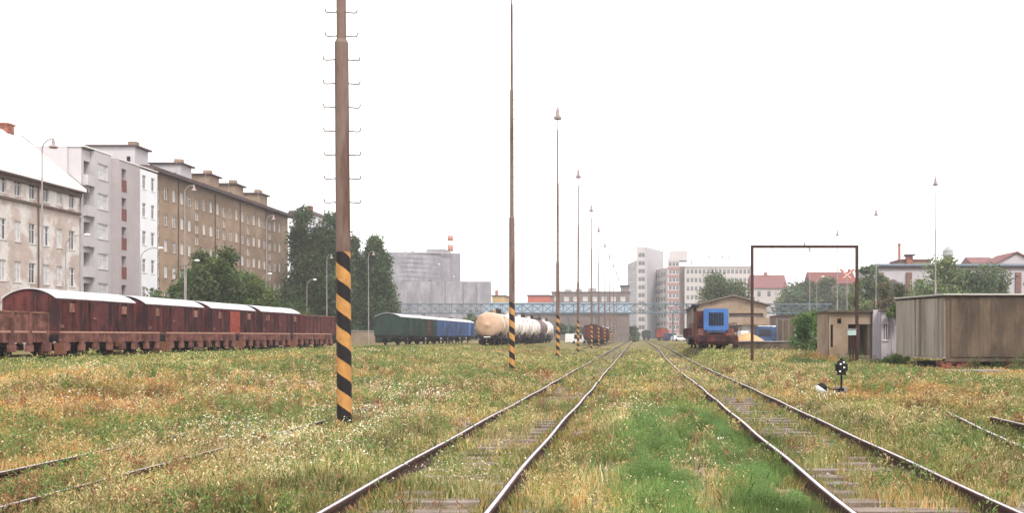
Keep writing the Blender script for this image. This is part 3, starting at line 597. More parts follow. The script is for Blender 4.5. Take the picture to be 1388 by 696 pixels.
for i, (px, Y, top, rx) in enumerate(((700, 255, 6.2, 3.4), (722, 250, 4.6, 3.2), (768, 245, 5.4, 3.0), (792, 250, 4.4, 3.4), (858, 300, 5.0, 3.2))):
    tree('far_shrub', ['dusty far shrub right of the second striped mast, under the bridge', 'low far shrub between the second and third striped masts', 'far shrub behind the parked white van', 'low far shrub behind the rusty van row', 'far shrub at the vanishing point of the left track'][i], 'shrub', wx(px, Y), Y, top, rx, leaf=.38, n=2500, col=(.07, .10, .05), low=.0, clumps=16, seed=60+i, group='shrubs along the long shed')
fb = thing('board_fence', 'low dim board fence crossing the yard behind the tank wagons', 'fence', (wx(800, 236), 236, .2))
for k in range(14):
    x = wx(757, 236)+k*1.2; b = MB(); b.box(x-.06, x+.06, 236.05, 236.17, -.1, 2.3); b.build('post', mat('fence_grey', (.16, .15, .15), .9, .2, 2), fb)
    b = MB(); b.box(x-.55, x+.58, 236, 236.04, .15, 2.1+.1*sin(k)); b.build('board_panel', mat('fence_boards', (.20, .17, .155), .9, .3, 1, stretch=(4, 1, .3)), fb)
# ------------------------------------------------------------------ buildings
def win_mb(b, w, h, kind, T):
    """T maps (u,v,d): u right, v up, d inward. material slots: 0 frame 1 dark 2 light 3 sill"""
    def bx(u0, u1, v0, v1, d0, d1, m):
        b.cm = m
        b.add([T(u0, v0, d0), T(u1, v0, d0), T(u1, v0, d1), T(u0, v0, d1), T(u0, v1, d0), T(u1, v1, d0), T(u1, v1, d1), T(u0, v1, d1)],
              [(0,3,2,1),(4,5,6,7),(0,1,5,4),(1,2,6,5),(2,3,7,6),(3,0,4,7)])
    gl = {'d': 1, 'l': 2, 'h': 2, 'o': 1}[kind]
    f = .07 if h > 1 else .05
    if kind == 'h':
        bx(f, w*.5, f, h-f, .13, .16, 2); bx(w*.5, w-f, f, h-f, .13, .16, 1)
    else: bx(f, w-f, f, h-f, .13, .16, gl)
    bx(0, f, 0, h, .08, .17, 0); bx(w-f, w, 0, h, .08, .17, 0); bx(f, w-f, 0, f, .08, .17, 0); bx(f, w-f, h-f, h, .08, .17, 0)
    bx(w*.5-.03, w*.5+.03, f, h-f, .1, .165, 0)
    if h > 1.2: bx(f, w-f, h*.68, h*.68+.05, .1, .128, 0)
    bx(-.06, w+.06, -.06, -.004, -.06, .1, 3)
    b.cm = 0
WCACHE = {}
WMATS = {}
def facade(root, P0, P1, z0, z1, wins, wm, wn='wall', frame=None, maxn=100, deep=.2, cnt=None):
    """P0->P1 left to right seen from outside; wins (u,z,w,h,kind)"""
    P0 = np.array(P0, float); P1 = np.array(P1, float); Lh = np.linalg.norm(P1-P0); u = (P1-P0)/Lh; nrm = np.array([u[1], -u[0]])
    def W(a, v, d): q = P0+u*a-nrm*d; return (q[0], q[1], v)
    us = sorted({0., round(Lh, 4)} | {round(k, 4) for w_ in wins for k in (w_[0], w_[0]+w_[2])}); zs = sorted({z0, z1} | {round(k, 4) for w_ in wins for k in (w_[1], w_[1]+w_[3])})
    us = [k for k in us if 0 <= k <= Lh+1e-6]; b = MB()
    def hole(a, v): return any(w_[0] < a < w_[0]+w_[2] and w_[1] < v < w_[1]+w_[3] for w_ in wins)
    for j in range(len(zs)-1):
        i = 0
        while i < len(us)-1:
            vm = (zs[j]+zs[j+1])/2
            if hole((us[i]+us[i+1])/2, vm): i += 1; continue
            k = i
            while k+1 < len(us)-1 and not hole((us[k+1]+us[k+2])/2, vm): k += 1
            b.add([W(us[i], zs[j], 0), W(us[k+1], zs[j], 0), W(us[k+1], zs[j+1], 0), W(us[i], zs[j+1], 0)], [(0, 1, 2, 3)]); i = k+1
    for w_ in wins:
        a, v, ww, hh = w_[:4]
        for (p, q) in (((a, v), (a+ww, v)), ((a+ww, v), (a+ww, v+hh)), ((a+ww, v+hh), (a, v+hh)), ((a, v+hh), (a, v))):
            b.add([W(p[0], p[1], 0), W(q[0], q[1], 0), W(q[0], q[1], deep), W(p[0], p[1], deep)], [(0, 1, 2, 3)])
    b.build(wn, wm, root)
    fm = frame or M_frame; mats = [fm, M_glassd, M_glassl, wm]
    rot = atan2(u[1], u[0]); Lr = wloc(root); rest = MB()
    cnt = cnt if cnt is not None else [0]
    for w_ in sorted(wins, key=lambda k: hypot(*(P0+u*k[0]))):
        a, v, ww, hh, kd = w_
        if kd == 'o': continue
        if cnt[0] < maxn:
            key = (round(ww, 2), round(hh, 2), kd, fm.name, wm.name)
            if key not in WCACHE:
                m_ = MB(); win_mb(m_, ww, hh, kd, lambda p, q, d: (p, d, q)); o = m_.build('window', mats, root); WCACHE[key] = o.data
            else:
                o = bpy.data.objects.new('window', WCACHE[key]); COL.objects.link(o); o.parent = root
            q = W(a, v, 0); o.location = (q[0]-Lr[0], q[1]-Lr[1], q[2]-Lr[2]); o.rotation_euler = (0, 0, rot)
            if m_loc_fix(o): pass
        else: win_mb(rest, ww, hh, kd, lambda p, q, d: W(a+p, v+q, d))
        cnt[0] += 1
    if rest.v: rest.build('windows', mats, root)['kind'] = 'stuff'
    return cnt
def m_loc_fix(o): return False
# (window meshes are authored at their own origin: build them without the parent's offset)
_b = MB.build
def _build(s, name, mats, parent=None, smooth=False, loc=None, **kw):
    o = _b(s, name, mats, parent, smooth, loc, **kw)
    if name == 'window' and parent is not None:
        L = wloc(parent); me_ = o.data; co = np.zeros(len(me_.vertices)*3); me_.vertices.foreach_get('co', co); co = co.reshape(-1, 3)+L; me_.vertices.foreach_set('co', co.ravel())
    return o
MB.build = _build
D = -55.
def fy(px): return D*F/(px-VX)
GB = .55
# old tenement
b1 = thing('tenement_house', 'old tenement with peeling cream walls and bright white pitched roof at far left', 'house', (D, 62, GB))
wins = []
ycols = [60+2.08*k for k in range(18)]
for k in range(18):
    yc = 97.0-2.12*k
    if yc < 64: break
    u0 = yc-.48-62
    for r_i, (zb, h) in enumerate(((14.15, 1.5), (10.1, 1.85), (6.5, 1.85), (2.9, 1.85))):
        kd = random.choice('llhhd') if not (k == 3) else 'd'
        wins.append((u0, zb, .95, h, kd))
facade(b1, (D, 62), (D, 98.3), GB, 16.1, wins, M_old, cnt=[0])
b = MB(); b.box(D-11.6, D-.25, 62, 98.25, GB, 16.1); b.build('rear_walls', M_old, b1)
m_ = MB(); m_.extr_y([(D+.55, 15.95), (D+.55, 16.2), (D-5.9, 21.55), (D-12.4, 16.2), (D-12.4, 15.95), (D-5.9, 21.3)], 61.6, 98.6); rf = m_.build('roof', mat('bright_metal_roof', (.78, .78, .78), .4, .05, 1), b1)
b = MB()
b.box(D-6.9, D-5.5, 95.7, 96.8, 20.4, 22.1); b.box(D-7.0, D-5.4, 95.6, 96.9, 22.1, 22.25); b.build('chimney', M_brick, rf)
b = MB(); b.box(D-2.2, D-1.9, 92, 94, 18.15, 18.3); b.build('snow_guard', M_oldtrim, rf)
b = MB(); b.box(D+.02, D+.6, 61.7, 98.5, 15.8, 15.94); b.box(D+.003, D+.28, 62, 98.3, 15.4, 15.8); b.build('eaves_cornice', M_oldtrim, b1)
b = MB(); b.box(D+.003, D+.22, 62, 98.3, 13.62, 13.85); b.build('string_course', M_oldtrim, b1)
b = MB(); b.cyl((D+.12, 91.4, GB), (D+.12, 91.4, 15.8), .07, n=8); b.build('downpipe', M_oldtrim, b1)
b = MB(); b.box(D-1.0, D+.35, 97.0, 98.28, 15.94, 16.05); b.build('gutter_end', M_whitep, b1)
# gable verge
b = MB(); b.add([(D+.6, 98.6, 15.9), (D-5.9, 98.6, 21.2), (D-5.9, 98.6, 21.62), (D+.6, 98.6, 16.25), (D+.6, 98.75, 15.9), (D-5.9, 98.75, 21.2), (D-5.9, 98.75, 21.62), (D+.6, 98.75, 16.25)], [(0,1,2,3),(4,5,6,7),(3,2,6,7),(0,1,5,4)]); b.build('verge', M_oldtrim, rf)

# modern grey/white apartment house
b2 = thing('apartment_house', 'grey and white apartment house with balconies and dull red panels, next to the tenement', 'house', (D, 98.5, GB))
D2 = -53.85
cn = [0]
w1 = [(.0+.25, 3.15+3.05*k-1.0, 1.25, 2.3, 'o') for k in range(6)]
facade(b2, (D, 98.9), (D, 100.3), GB, 20.3, [(.15, 1.6+3.05*k, 1.15, 2.35, 'o') for k in range(6)], M_pgrey, 'balcony_wall', deep=1.2, cnt=cn)
facade(b2, (D+.35, 100.3), (D+.35, 103.6), GB, 20.5, [(.75, 2.45+3.05*k, 1.95, 1.6, 'l') for k in range(6)], M_pgrey, 'wall', cnt=cn)
facade(b2, (D, 103.6), (D2, 103.6), GB, 20.2, [], M_pgrey2, 'side_wall', cnt=cn)
facade(b2, (D2, 103.6), (D2, 108.0), GB, 20.1, [(.55, 1.6+3.05*k, .95, 2.4, 'o') for k in range(6)], M_pgrey2, 'wall', deep=1.0, cnt=cn)
facade(b2, (D2, 108.0), (D2, 111.9), GB, 19.9, [(.5+1.95*c, 2.55+3.05*k, .8, 1.5, 'd') for k in range(6) for c in range(2)], M_pwhite, 'white_wall', cnt=cn)
b = MB(); b.box(D-10, D-1.3, 98.5, 103.6, GB, 20.5); b.box(D-10, D2-1.1, 103.6, 111.9, GB, 20.05); b.box(D-1.3, D, 98.62, 98.9, GB, 20.48); b.box(D-1.3, D+.1, 100.32, 103.58, GB, 20.45); b.box(D2-1.1, D2-.02, 105.55, 107.9, GB, 20.0); b.box(D-1.3, D+.345, 100.31, 100.45, GB, 20.4); b.box(D-1.3, D+.345, 103.45, 103.59, GB, 20.4); b.box(D2-1.1, D2-.2, 108.1, 111.8, GB, 19.8); b.box(D2-1.1, D2-.02, 103.62, 104.1, GB, 20.0)
b.build('side_and_rear_walls', M_pgrey, b2)
b = MB(); b.box(D-10.1, D+.42, 98.45, 103.62, 20.5, 20.6); b.box(D-10.1, D2+.08, 103.64, 111.95, 20.11, 20.2); b.build('roof', M_whitep, b2)
for k in range(6):
    z = 1.6+3.05*k
    b = MB(); b.box(D-.1, D+.5, 98.95, 100.25, z-.12, z); b.box(D+.42, D+.5, 98.95, 100.25, z, z+.95); b.box(D, D+.42, 98.95, 99.0, z, z+.95); b.build('balcony', M_pgrey, b2)
    b = MB(); b.box(D2-.12, D2+.03, 104.12, 105.12, z, z+1.25); b.build('red_panel', M_redpanel, b2)
    b = MB(); b.box(D-1.28, D-1.2, 99.1, 100.2, z, z+2.2); b.build('balcony_door', M_dkrec, b2)
b = MB(); b.box(D2-.95, D2-.9, 104.1, 105.1, GB, 20); b.build('recess_back', M_dkrec, b2)

# long brown block
b3 = thing('apartment_block', 'long brown apartment block with stepped rooftop boxes and overhanging dark cornice', 'apartment block', (D, 112, GB))
wins = []; cy = 114.3; k = 0
while cy < 155.5:
    for r_i in range(6):
        zt = 19.05-3.04*r_i
        if k in (0, 5, 9, 13, 17):
            if r_i < 5: wins.append((cy-.45-112, zt-2.9, .9, 1.05, 'h')); wins.append((cy-.45-112, zt-1.5, .9, 1.2, 'h'))
        else: wins.append((cy-.42-112, zt-1.42, .84, 1.42, random.choice('llhld' if r_i < 5 else 'dd')))
    cy += 2.06; k += 1
facade(b3, (D, 112), (D, 157), GB, 20.4, wins, M_brown, frame=M_frame)
b = MB(); b.box(D-12, D-.25, 112, 156.98, GB, 20.4); b.build('rear_walls', M_brown, b3)
b = MB(); b.box(D-12.8, D+.9, 111.6, 157.9, 20.4, 20.75); b.box(D-12.6, D+.5, 111.7, 157.6, 20.75, 20.95); rf = b.build('roof_slab', M_brownd, b3)
for (px_c, yb) in ((193, 116.9), (250, 128.3), (284, 136.7), (318, 145.2), (352, 154.6)):
    xr = -57.2; yf = max(yb-3.4, 112.2); xl = xr-(3.6 if px_c > 200 else 7)
    b = MB(); b.box(xl, xr, yf, yb-.3, 20.95, 23.3); bx_ = b.build('rooftop_box', M_brown if px_c > 270 else M_pgrey, b3)
    b = MB(); b.box(xl-.4, xr+.35, yf-.3, yb+.05, 23.3, 23.5); b.build('box_slab', M_brownd, bx_)
    b = MB(); b.box(xr-1.2, xr-.3, yf+.8, yf+1.7, 23.5, 24.1); b.build('chimney', M_brown, bx_)
    b = MB(); b.box(xr-.9, xr-.5, yf-.02, yf, 21.6, 22.2); b.build('hatch', M_blackp, bx_)
for (px, ym, top, lab) in ((239, 122, 193, 'thin rooftop aerial above the second rooftop box'), (279, 132, 205, 'thin rooftop aerial above the third rooftop box'), (310, 141, 197, 'tallest thin rooftop aerial on the brown block'), (350, 150, 232, 'thin rooftop aerial near the far end of the brown block')):
    x = wx(px, ym); zt = wz(top, ym); a = thing('rooftop_aerial', lab, 'aerial', (x, ym, 20.95), 'aerials on the brown block')
    b = MB(); b.cyl((x, ym, 20.95), (x, ym, zt), .035, .015, 6); b.build('mast', M_greypole, a)
    b = MB()
    for q in range(3): b.cyl((x-.5+.1*q, ym, zt-.5-.5*q), (x+.5-.1*q, ym, zt-.5-.5*q), .014, n=4)
    b.build('crossbars', M_greypole, a)
for yq in (119.4, 129.8, 138.0, 147.6): b = MB(); b.box(D+.003, D+.1, yq, yq+.1, GB, 20.3); b.build('downpipe', M_brownd, b3)
# house beyond
b5 = thing('house', 'distant pale house with a brick chimney just beyond the brown block', 'house', (wx(405, 190), 195, .5))
facade(b5, (wx(392, 190), 190), (wx(426, 190), 190), .5, wz(292, 190), [(1.0+2*k, 20, .9, 1.4, 'd') for k in range(3)], M_pwhite)
b = MB(); b.box(wx(392, 190), wx(426, 190), 190.3, 200, .5, wz(292, 190)-.01); b.build('rear_walls', M_pwhite, b5)
b = MB(); b.extr_y([(wx(390, 190), wz(292, 190)), (wx(428, 190), wz(292, 190)), (wx(424, 190), wz(286, 190)), (wx(393, 190), wz(286, 190))], 189.5, 200.4); r5 = b.build('roof', M_brownd, b5)
b = MB(); b.box(wx(416, 192), wx(422, 192), 192, 193.2, wz(287, 192), wz(279, 192)); b.build('chimney', M_brick, r5)

# concrete plant
Yp = 330; sc = Yp/F
b6 = thing('concrete_plant', 'huge grey concrete plant building behind the trees with lower wing', 'industrial building', (wx(570, Yp), Yp, .5))
wn = [(random.uniform(30, 55), random.uniform(7, 16), 1.2, 1.6, 'd') for _ in range(0)]
facade(b6, (wx(470, Yp), Yp-2), (wx(612, Yp), Yp), .5, wz(343, Yp), [(24+3.*k, 13.4+(k % 2)*6, 1.3, 1.1, 'd') for k in range(3)], M_concr)
b = MB(); b.foot([(wx(470, Yp), Yp+.3), (wx(612, Yp)-.05, Yp+.3), (wx(624, Yp+2)-.1, Yp+2.3), (wx(620, Yp+20), Yp+20), (wx(470, Yp), Yp+20)], .5, wz(343.4, Yp)); b.build('rear_walls', M_concr, b6)
b = MB(); b.foot([(wx(612, Yp)+.01, Yp), (wx(624, Yp+2), Yp+2), (wx(624, Yp+2), Yp+2.2), (wx(612, Yp)+.01, Yp+.2)], .5, wz(343, Yp)-.1); b.build('shaded_side_wall', mat('shade_and_joint_concrete', (.20, .19, .215), .9, .15, .3), b6)  # shade of this side put into the wall as a darker concrete colour
for k in range(5):
    b = MB(); b.box(wx(617, Yp), wx(619.5, Yp), Yp+.55, Yp+.9, wz(352+9*k, Yp), wz(349+9*k, Yp)); b.build('window', M_frame, b6)
b = MB(); b.box(wx(575, Yp), wx(600, Yp), Yp+4, Yp+14, wz(343, Yp), wz(336.5, Yp)); b.build('roof_box', M_concr, b6)
b = MB(); b.box(wx(469, Yp), wx(612, Yp), Yp-.9, Yp-.5, wz(344, Yp), wz(342.3, Yp)); b.build('parapet', M_pgrey2, b6)
facade(b6, (wx(528, 316), 316), (wx(666, 316), 316), .5, wz(382, 316), [(3+2.4*k, wz(436, 316), 1.3, 1.6, random.choice('dl')) for k in range(6)]+[(21+2.0*k, wz(424, 316), 1.2, .9, 'd') for k in range(4)], M_concr, 'wing_wall')
b = MB(); b.foot([(wx(528, 316), 316.3), (wx(666, 316), 316.3), (wx(660, 329), 328.5), (wx(528, 316), 328.5)], .5, wz(382, 316)-.01); b.build('wing_rear', M_concr, b6)
for q in range(6):
    b = MB(); b.box(wx(500+q*20, Yp)-.1, wx(500+q*20, Yp)+.1, Yp-2.05, Yp+.02, wz(381, Yp), wz(345, Yp)) if False else b.box(wx(524, Yp), wx(612, Yp), Yp-1.0, Yp-.9, wz(350+6.2*q, Yp)-.06, wz(350+6.2*q, Yp)+.06); b.build('panel_joint', mat('shade_and_joint_concrete', (.2, .19, .215)), b6)
b = MB()
for q in range(7): b.box(wx(535+10*q, Yp), wx(537+10*q, Yp), Yp+3, Yp+5, wz(343, Yp), wz(341-(q % 3), Yp))
b.build('roof_vents', M_greypole, b6)
for px in (538, 585, 604, 628, 646):
    b = MB(); b.box(wx(px, 316)-.12, wx(px, 316)+.12, 315.7, 315.99, .5, wz(382, 316)); b.build('panel_joint', mat('shade_and_joint_concrete', (.2, .19, .215)), b6)
b = MB(); b.box(wx(552, 316), wx(557, 316), 315.6, 315.98, wz(418, 316), wz(396, 316)); b.build('louvre', mat('shade_and_joint_concrete', (.2, .19, .215)), b6)
ch = thing('striped_chimney', 'red and white banded chimney rising behind the concrete plant', 'chimney', (wx(610.5, 400), 400, .5))
for k in range(8):
    z1 = wz(320, 400)-k*2.1; z0 = z1-2.1 if k < 7 else .5
    b = MB(); b.cyl((wx(610.5, 400), 400, z0), (wx(610.5, 400), 400, z1), 1.1+.02*k, n=16); b.build('band' if k < 7 else 'shaft', M_redp if k % 2 == 0 else M_whitep, ch, smooth=True)

# long sheds and houses far behind the bridge
b7 = thing('long_shed', 'long low shed with grey-blue roof behind the bridge, centre left', 'shed', (wx(750, 270), 270, .3))
xa, xb = wx(655, 270), wx(852, 270)
facade(b7, (xa, 270), (xb, 270), .3, wz(424, 270), [(1+3.*k, 2.2, 1.8, 2.2, 'd') for k in range(12)], M_dull)
b = MB(); b.box(xa, xb, 270.3, 290, .3, wz(424, 270)-.01); b.build('rear_walls', M_dull, b7)
b = MB(); b.add([(xa-.5, 269.2, wz(424, 270)), (xb+.5, 269.2, wz(424, 270)), (xb+.5, 284, wz(410.5, 284)), (xa-.5, 284, wz(410.5, 284)), (xa-.5, 291, wz(424, 270)), (xb+.5, 291, wz(424, 270))], [(0,1,2,3),(3,2,5,4),(0,3,4),(1,5,2)]); b.build('roof', M_shedroof, b7)
def simple_house(name, label, cat, x0, x1, Y, ytop, m, dep=12, wins=(), extra=None, roofm=None):
    X0, X1 = wx(x0, Y), wx(x1, Y); r = thing(name, label, cat, ((X0+X1)/2, Y, .3))
    facade(r, (X0, Y), (X1, Y), .3, wz(ytop, Y), list(wins), m)
    b = MB(); b.box(X0, X1, Y+.3, Y+dep, .3, wz(ytop, Y)-.01); b.build('rear_walls', m, r)
    b = MB(); b.box(X0-.3, X1+.3, Y-.3, Y+dep+.2, wz(ytop, Y), wz(ytop, Y)+.35); b.build('roof', roofm or M_brownd, r)
    return r
simple_house('orange_building', 'small orange-red clad building above the long shed roof', 'building', 715, 745, 320, 401.5, M_orange)
r = simple_house('ochre_building', 'small ochre building with a red chimney right of the concrete plant wing', 'building', 667, 684, 320, 402, M_yellow)
b = MB(); b.box(wx(671, 325), wx(675, 325), 325, 326, wz(402, 325), wz(394, 325)); b.build('chimney', M_redp, r)
r = simple_house('distant_block', 'long dim grey-brown block with rooftop boxes behind the striped masts', 'building', 748, 853, 360, 397, M_dull, 14, [(1+3.4*k, wz(409, 360), 1.8, 1.7, random.choice('dl')) for k in range(8)]+[(1+3.4*k, wz(420, 360), 1.8, 1.7, random.choice('dl')) for k in range(8)])
for (a, c_, t_) in ((765, 774, 392.5), (780, 788, 392), (797, 808, 390.5)):
    b = MB(); b.box(wx(a, 365), wx(c_, 365), 365, 369, wz(397, 365), wz(t_, 365)); b.build('rooftop_box', M_pgrey2, r)
r = simple_house('distant_block', 'dim tall block immediately left of the office tower', 'building', 841, 852, 390, 388, M_dull, 14)

# offices
Yo = 430; so = Yo/F
def P(px, Y): return (wx(px, Y), Y)
o1 = thing('office_tower', 'pale ten-storey office tower with narrow windowed stair front', 'office tower', (wx(870, Yo), Yo, .3)); cn = [0]
facade(o1, P(863, Yo), P(877, Yo), .3, wz(335, Yo), [(.7+1.95*c, wz(349+10.9*k, Yo), 1.4, 1.9, 'd') for k in range(10) for c in (0, .72)], M_offw, cnt=cn)
facade(o1, P(850.5, Yo+26), P(863, Yo), .3, wz(353, Yo), [(2+5.0*c, wz(362+10.9*k, Yo+12), 3.6, 1.6, 'd') for k in range(8) for c in range(5)], M_offg, cnt=cn)
facade(o1, P(877, Yo), P(900, Yo+22), .3, wz(335, Yo), [], M_offg, 'blank_wall')
b = MB(); b.foot([P(863, Yo+.4), P(876.9, Yo+.4), P(899.5, Yo+22), P(880, Yo+40), P(864, Yo+24)], .3, wz(335.3, Yo)); b.foot([P(863, Yo+.6), P(864, Yo+24), P(866, Yo+40), P(851, Yo+28)], .3, wz(353.5, Yo)); b.build('rear_walls', M_offg, o1)
o2 = thing('office_tower', 'pale office tower with red spandrel bands, right of the taller tower', 'office tower', (wx(912, Yo), Yo-10, .3)); Y2 = 420; cn = [0]
facade(o2, P(887, Y2+26), P(905, Y2), .3, wz(364, Y2+8), [(1.5+5.6*c, wz(376+11.*k, Y2+12), 4.2, 1.8, 'd') for k in range(7) for c in range(4)], M_offw, cnt=cn)
facade(o2, P(905, Y2), P(920.5, Y2), .3, wz(350, Y2), [(.5+1.5*c, wz(361+10.7*k, Y2), 1.2, 1.8, 'd') for k in range(9) for c in range(3)], M_offw, cnt=cn)
for k in range(9):
    b = MB(); b.box(wx(905.3, Y2), wx(920.2, Y2), Y2-.12, Y2-.01, wz(365.5+10.7*k, Y2), wz(362.2+10.7*k, Y2)); b.build('spandrel', M_offr, o2)
b = MB(); b.foot([P(905, Y2+.4), P(920.5, Y2+.4), P(921, Y2+24), P(890, Y2+30), P(888, Y2+28)], .3, wz(364.3, Y2+8)); b.foot([P(905, Y2+.5), P(920.5, Y2+.5), P(920.5, Y2+16), P(906, Y2+16)], .3, wz(350.4, Y2)); b.build('rear_walls', M_offw, o2)
b = MB(); b.box(wx(909, Y2+6), wx(932, Y2+6), Y2+6, Y2+16, wz(352, Y2), wz(340, Y2+6)); b.build('rooftop_box', M_offw, o2)
b = MB(); b.box(wx(920.6, Y2+5), wx(928, Y2+5), Y2+5, Y2+16, .3, wz(360, Y2)); b.build('brown_recess', M_offd, o2)
o3 = thing('office_block', 'long pale office block with strip windows and white rooftop storey, behind the tree', 'office block', (wx(975, Y2), Y2, .3)); Y3 = 422; cn = [0]
facade(o3, P(928, Y3), P(1018, Y3), .3, wz(361, Y3), [(.8+1.72*c, wz(371.5+11.6*k, Y3), 1.2, 1.9, 'd') for k in range(7) for c in range(16)], M_offw, cnt=cn)
b = MB(); b.box(wx(928, Y3), wx(1018, Y3), Y3+.4, Y3+16, .3, wz(361, Y3)-.02); b.build('rear_walls', M_offw, o3)
b = MB(); b.box(wx(939, Y3), wx(984, Y3), Y3+3, Y3+13, wz(361, Y3), wz(350, Y3)); b.build('rooftop_storey', M_whitep, o3)
b = MB(); b.box(wx(927.5, Y3), wx(1018.5, Y3), Y3-.5, Y3+.2, wz(362, Y3), wz(360.4, Y3)); b.build('parapet', M_whitep, o3)
b = MB()
for k in range(5): b.cyl((wx(952+9*k, Y3+6), Y3+6, wz(350, Y3)), (wx(952+9*k, Y3+6), Y3+6, wz(347-2*(k % 2), Y3)), .35, n=8)
b.build('roof_vents', M_greypole, o3)
# red-roofed houses
def gable_x(name, label, cat, x0, x1, Y, yeave, yridge, wm, rm, dep=12, z0=.3):
    X0, X1 = wx(x0, Y), wx(x1, Y); r = thing(name, label, cat, ((X0+X1)/2, Y, z0)); ze, zr = wz(yeave, Y), wz(yridge, Y+dep/2)
    facade(r, (X0, Y), (X1, Y), z0, ze, [(1.2+3*k, ze-2.6, 1.1, 1.7, 'd') for k in range(int((X1-X0-2)/3))], wm)
    b = MB(); b.box(X0, X1, Y+.3, Y+dep, z0, ze-.02); b.build('rear_walls', wm, r)
    b = MB(); b.add([(X0-.4, Y-.5, ze), (X1+.4, Y-.5, ze), (X1+.4, Y+dep/2, zr), (X0-.4, Y+dep/2, zr), (X0-.4, Y+dep+.5, ze), (X1+.4, Y+dep+.5, ze)], [(0,1,2,3),(3,2,5,4),(0,3,4),(1,5,2),(0,4,5,1)])
    rr = b.build('roof', rm, r); return r, rr
r, rr = gable_x('red_roofed_house', 'house with long red tiled roof between office block and portal frame trees', 'house', 1021, 1066, 300, 391, 373, M_offw, M_redroof, 14)
b = MB(); b.box(wx(1036, 306), wx(1040, 306), 306, 307, wz(376, 300), wz(369.5, 306)); b.build('chimney', M_brick, rr)
r, rr = gable_x('red_roofed_house', 'distant house with dull roof seen inside the portal frame, behind the trees', 'house', 1100, 1160, 290, 385, 369, M_dull, M_redpanel, 12)
b = MB(); b.box(wx(1150, 296), wx(1153, 296), 296, 297, wz(372, 296), wz(365, 296)); b.build('chimney', M_brick, rr)

# lilac hall at right
Yh = 170
h1 = thing('brick_hall', 'pale lilac hall with brown pilasters and arched windows behind the concrete shed', 'hall', (wx(1290, Yh), Yh, .3))
X0, X1 = wx(1191, Yh), wx(1420, Yh); zt = wz(361, Yh)
hw = []; cx = X0+2.35
while cx+.8 < X1: hw.append((cx-X0-.75, 5.2, 1.5, 5.2, 'd')); cx += 4.66
facade(h1, (X0, Yh), (X1, Yh), .3, zt, hw, M_lilac, frame=M_framed)
b = MB(); b.box(X0, X1, Yh+.3, Yh+16, .3, zt-.02); b.build('rear_walls', M_lilac, h1)
b = MB(); b.box(X0-.5, X1+.5, Yh-.6, Yh+16.4, zt, zt+.35); b.build('roof', M_shedroof, h1)
b = MB(); b.box(X0-.3, X1+.3, Yh-.35, Yh-.01, zt-.45, zt-.01); b.build('cornice', M_brownd, h1)
cx = X0+.0; k = 0
while cx < X1:
    b = MB(); b.box(cx-.0, cx+.95 if k else cx+.8, Yh-.3, Yh-.02, .3, zt-1.1); b.build('pilaster', M_bbrown, h1); cx += 4.66; k += 1
for w_ in hw:
    c0 = X0+w_[0]+.75; b = MB(); pts = [(c0+1.0*cos(t), 10.4+1.0*sin(t)) for t in np.linspace(0, pi, 11)]+[(c0+.72*cos(t), 10.4+.72*sin(t)) for t in np.linspace(pi, 0, 11)]
    b.extr_y(pts, Yh-.1, Yh-.004); pr = b.build('window_arch', M_bbrown, h1)
    b = MB(); pts = [(c0+.72*cos(t), 10.4+.72*sin(t)) for t in np.linspace(0, pi, 11)]; b.extr_y(pts, Yh-.06, Yh-.003); b.build('fanlight', M_glassd, h1)
def stack(label, px, Y, ytop, r, ybase=365, m=M_brick):
    t = thing('factory_chimney', label, 'chimney', (wx(px, Y), Y, .3)); b = MB(); b.cyl((wx(px, Y), Y, .3), (wx(px, Y), Y, wz(ytop, Y)), r*1.3, r, 14); b.build('shaft', m, t, smooth=True)
    b = MB(); b.cyl((wx(px, Y), Y, wz(ytop, Y)), (wx(px, Y), Y, wz(ytop, Y)+.4), r*1.15, n=14); b.build('rim', m, t)
stack('slim brick chimney above the lilac hall roof', 1219, 210, 333, .22*1.2)
simple_house('brick_building', 'squat red brick block with cream wall behind the hall roof', 'building', 1221, 1262, 205, 354, M_tan, 8, roofm=M_redpanel)
r = simple_house('brick_building', 'small square brick turret on the skyline above the hall', 'building', 1230.5, 1238, 203, 347, M_brick, 2)
dm = thing('church_dome', 'small pale green dome on the skyline above the trees', 'dome', (wx(1285, 330), 330, .3))
b = MB(); b.lathe([(1.6, 0), (1.6, wz(345, 330)-.3)], n=12, c=(wx(1285, 330), 330, .3)); b.build('drum', M_offg, dm)
b = MB(); zt_ = wz(345, 330); b.lathe([(1.9, 0), (1.95, .3), (1.7, .6), (1.7, 1.6), (1.1, 2.3), (.5, 2.8), (.1, 3.1), (.06, 3.6)], n=12, c=(wx(1285, 330), 330, zt_-.4)); b.build('cap', M_domeg, dm, smooth=False)
r, rr = gable_x('red_roofed_house', 'low red roof on the skyline toward the right, above the trees', 'house', 1318, 1348, 240, 357, 349, M_whitep, M_redroof, 8)
gt = thing('gabled_house', 'pointed gable roof on the skyline at the right edge', 'house', (wx(1378, 220), 220, .3))
b = MB(); b.extr_y([(wx(1352, 220), .3), (wx(1404, 220), .3), (wx(1404, 220), wz(357, 220)), (wx(1378, 220), wz(345, 220)), (wx(1352, 220), wz(357, 220))], 220, 232); b.build('walls', M_lilac, gt)
b = MB(); b.extr_y([(wx(1350, 220), wz(358.5, 220)), (wx(1378, 220), wz(343, 220)), (wx(1406, 220), wz(358.5, 220)), (wx(1406, 220), wz(356.5, 220)), (wx(1378, 220), wz(341, 220)), (wx(1350, 220), wz(356.5, 220))], 219.5, 232.5); b.build('roof', M_redpanel, gt)

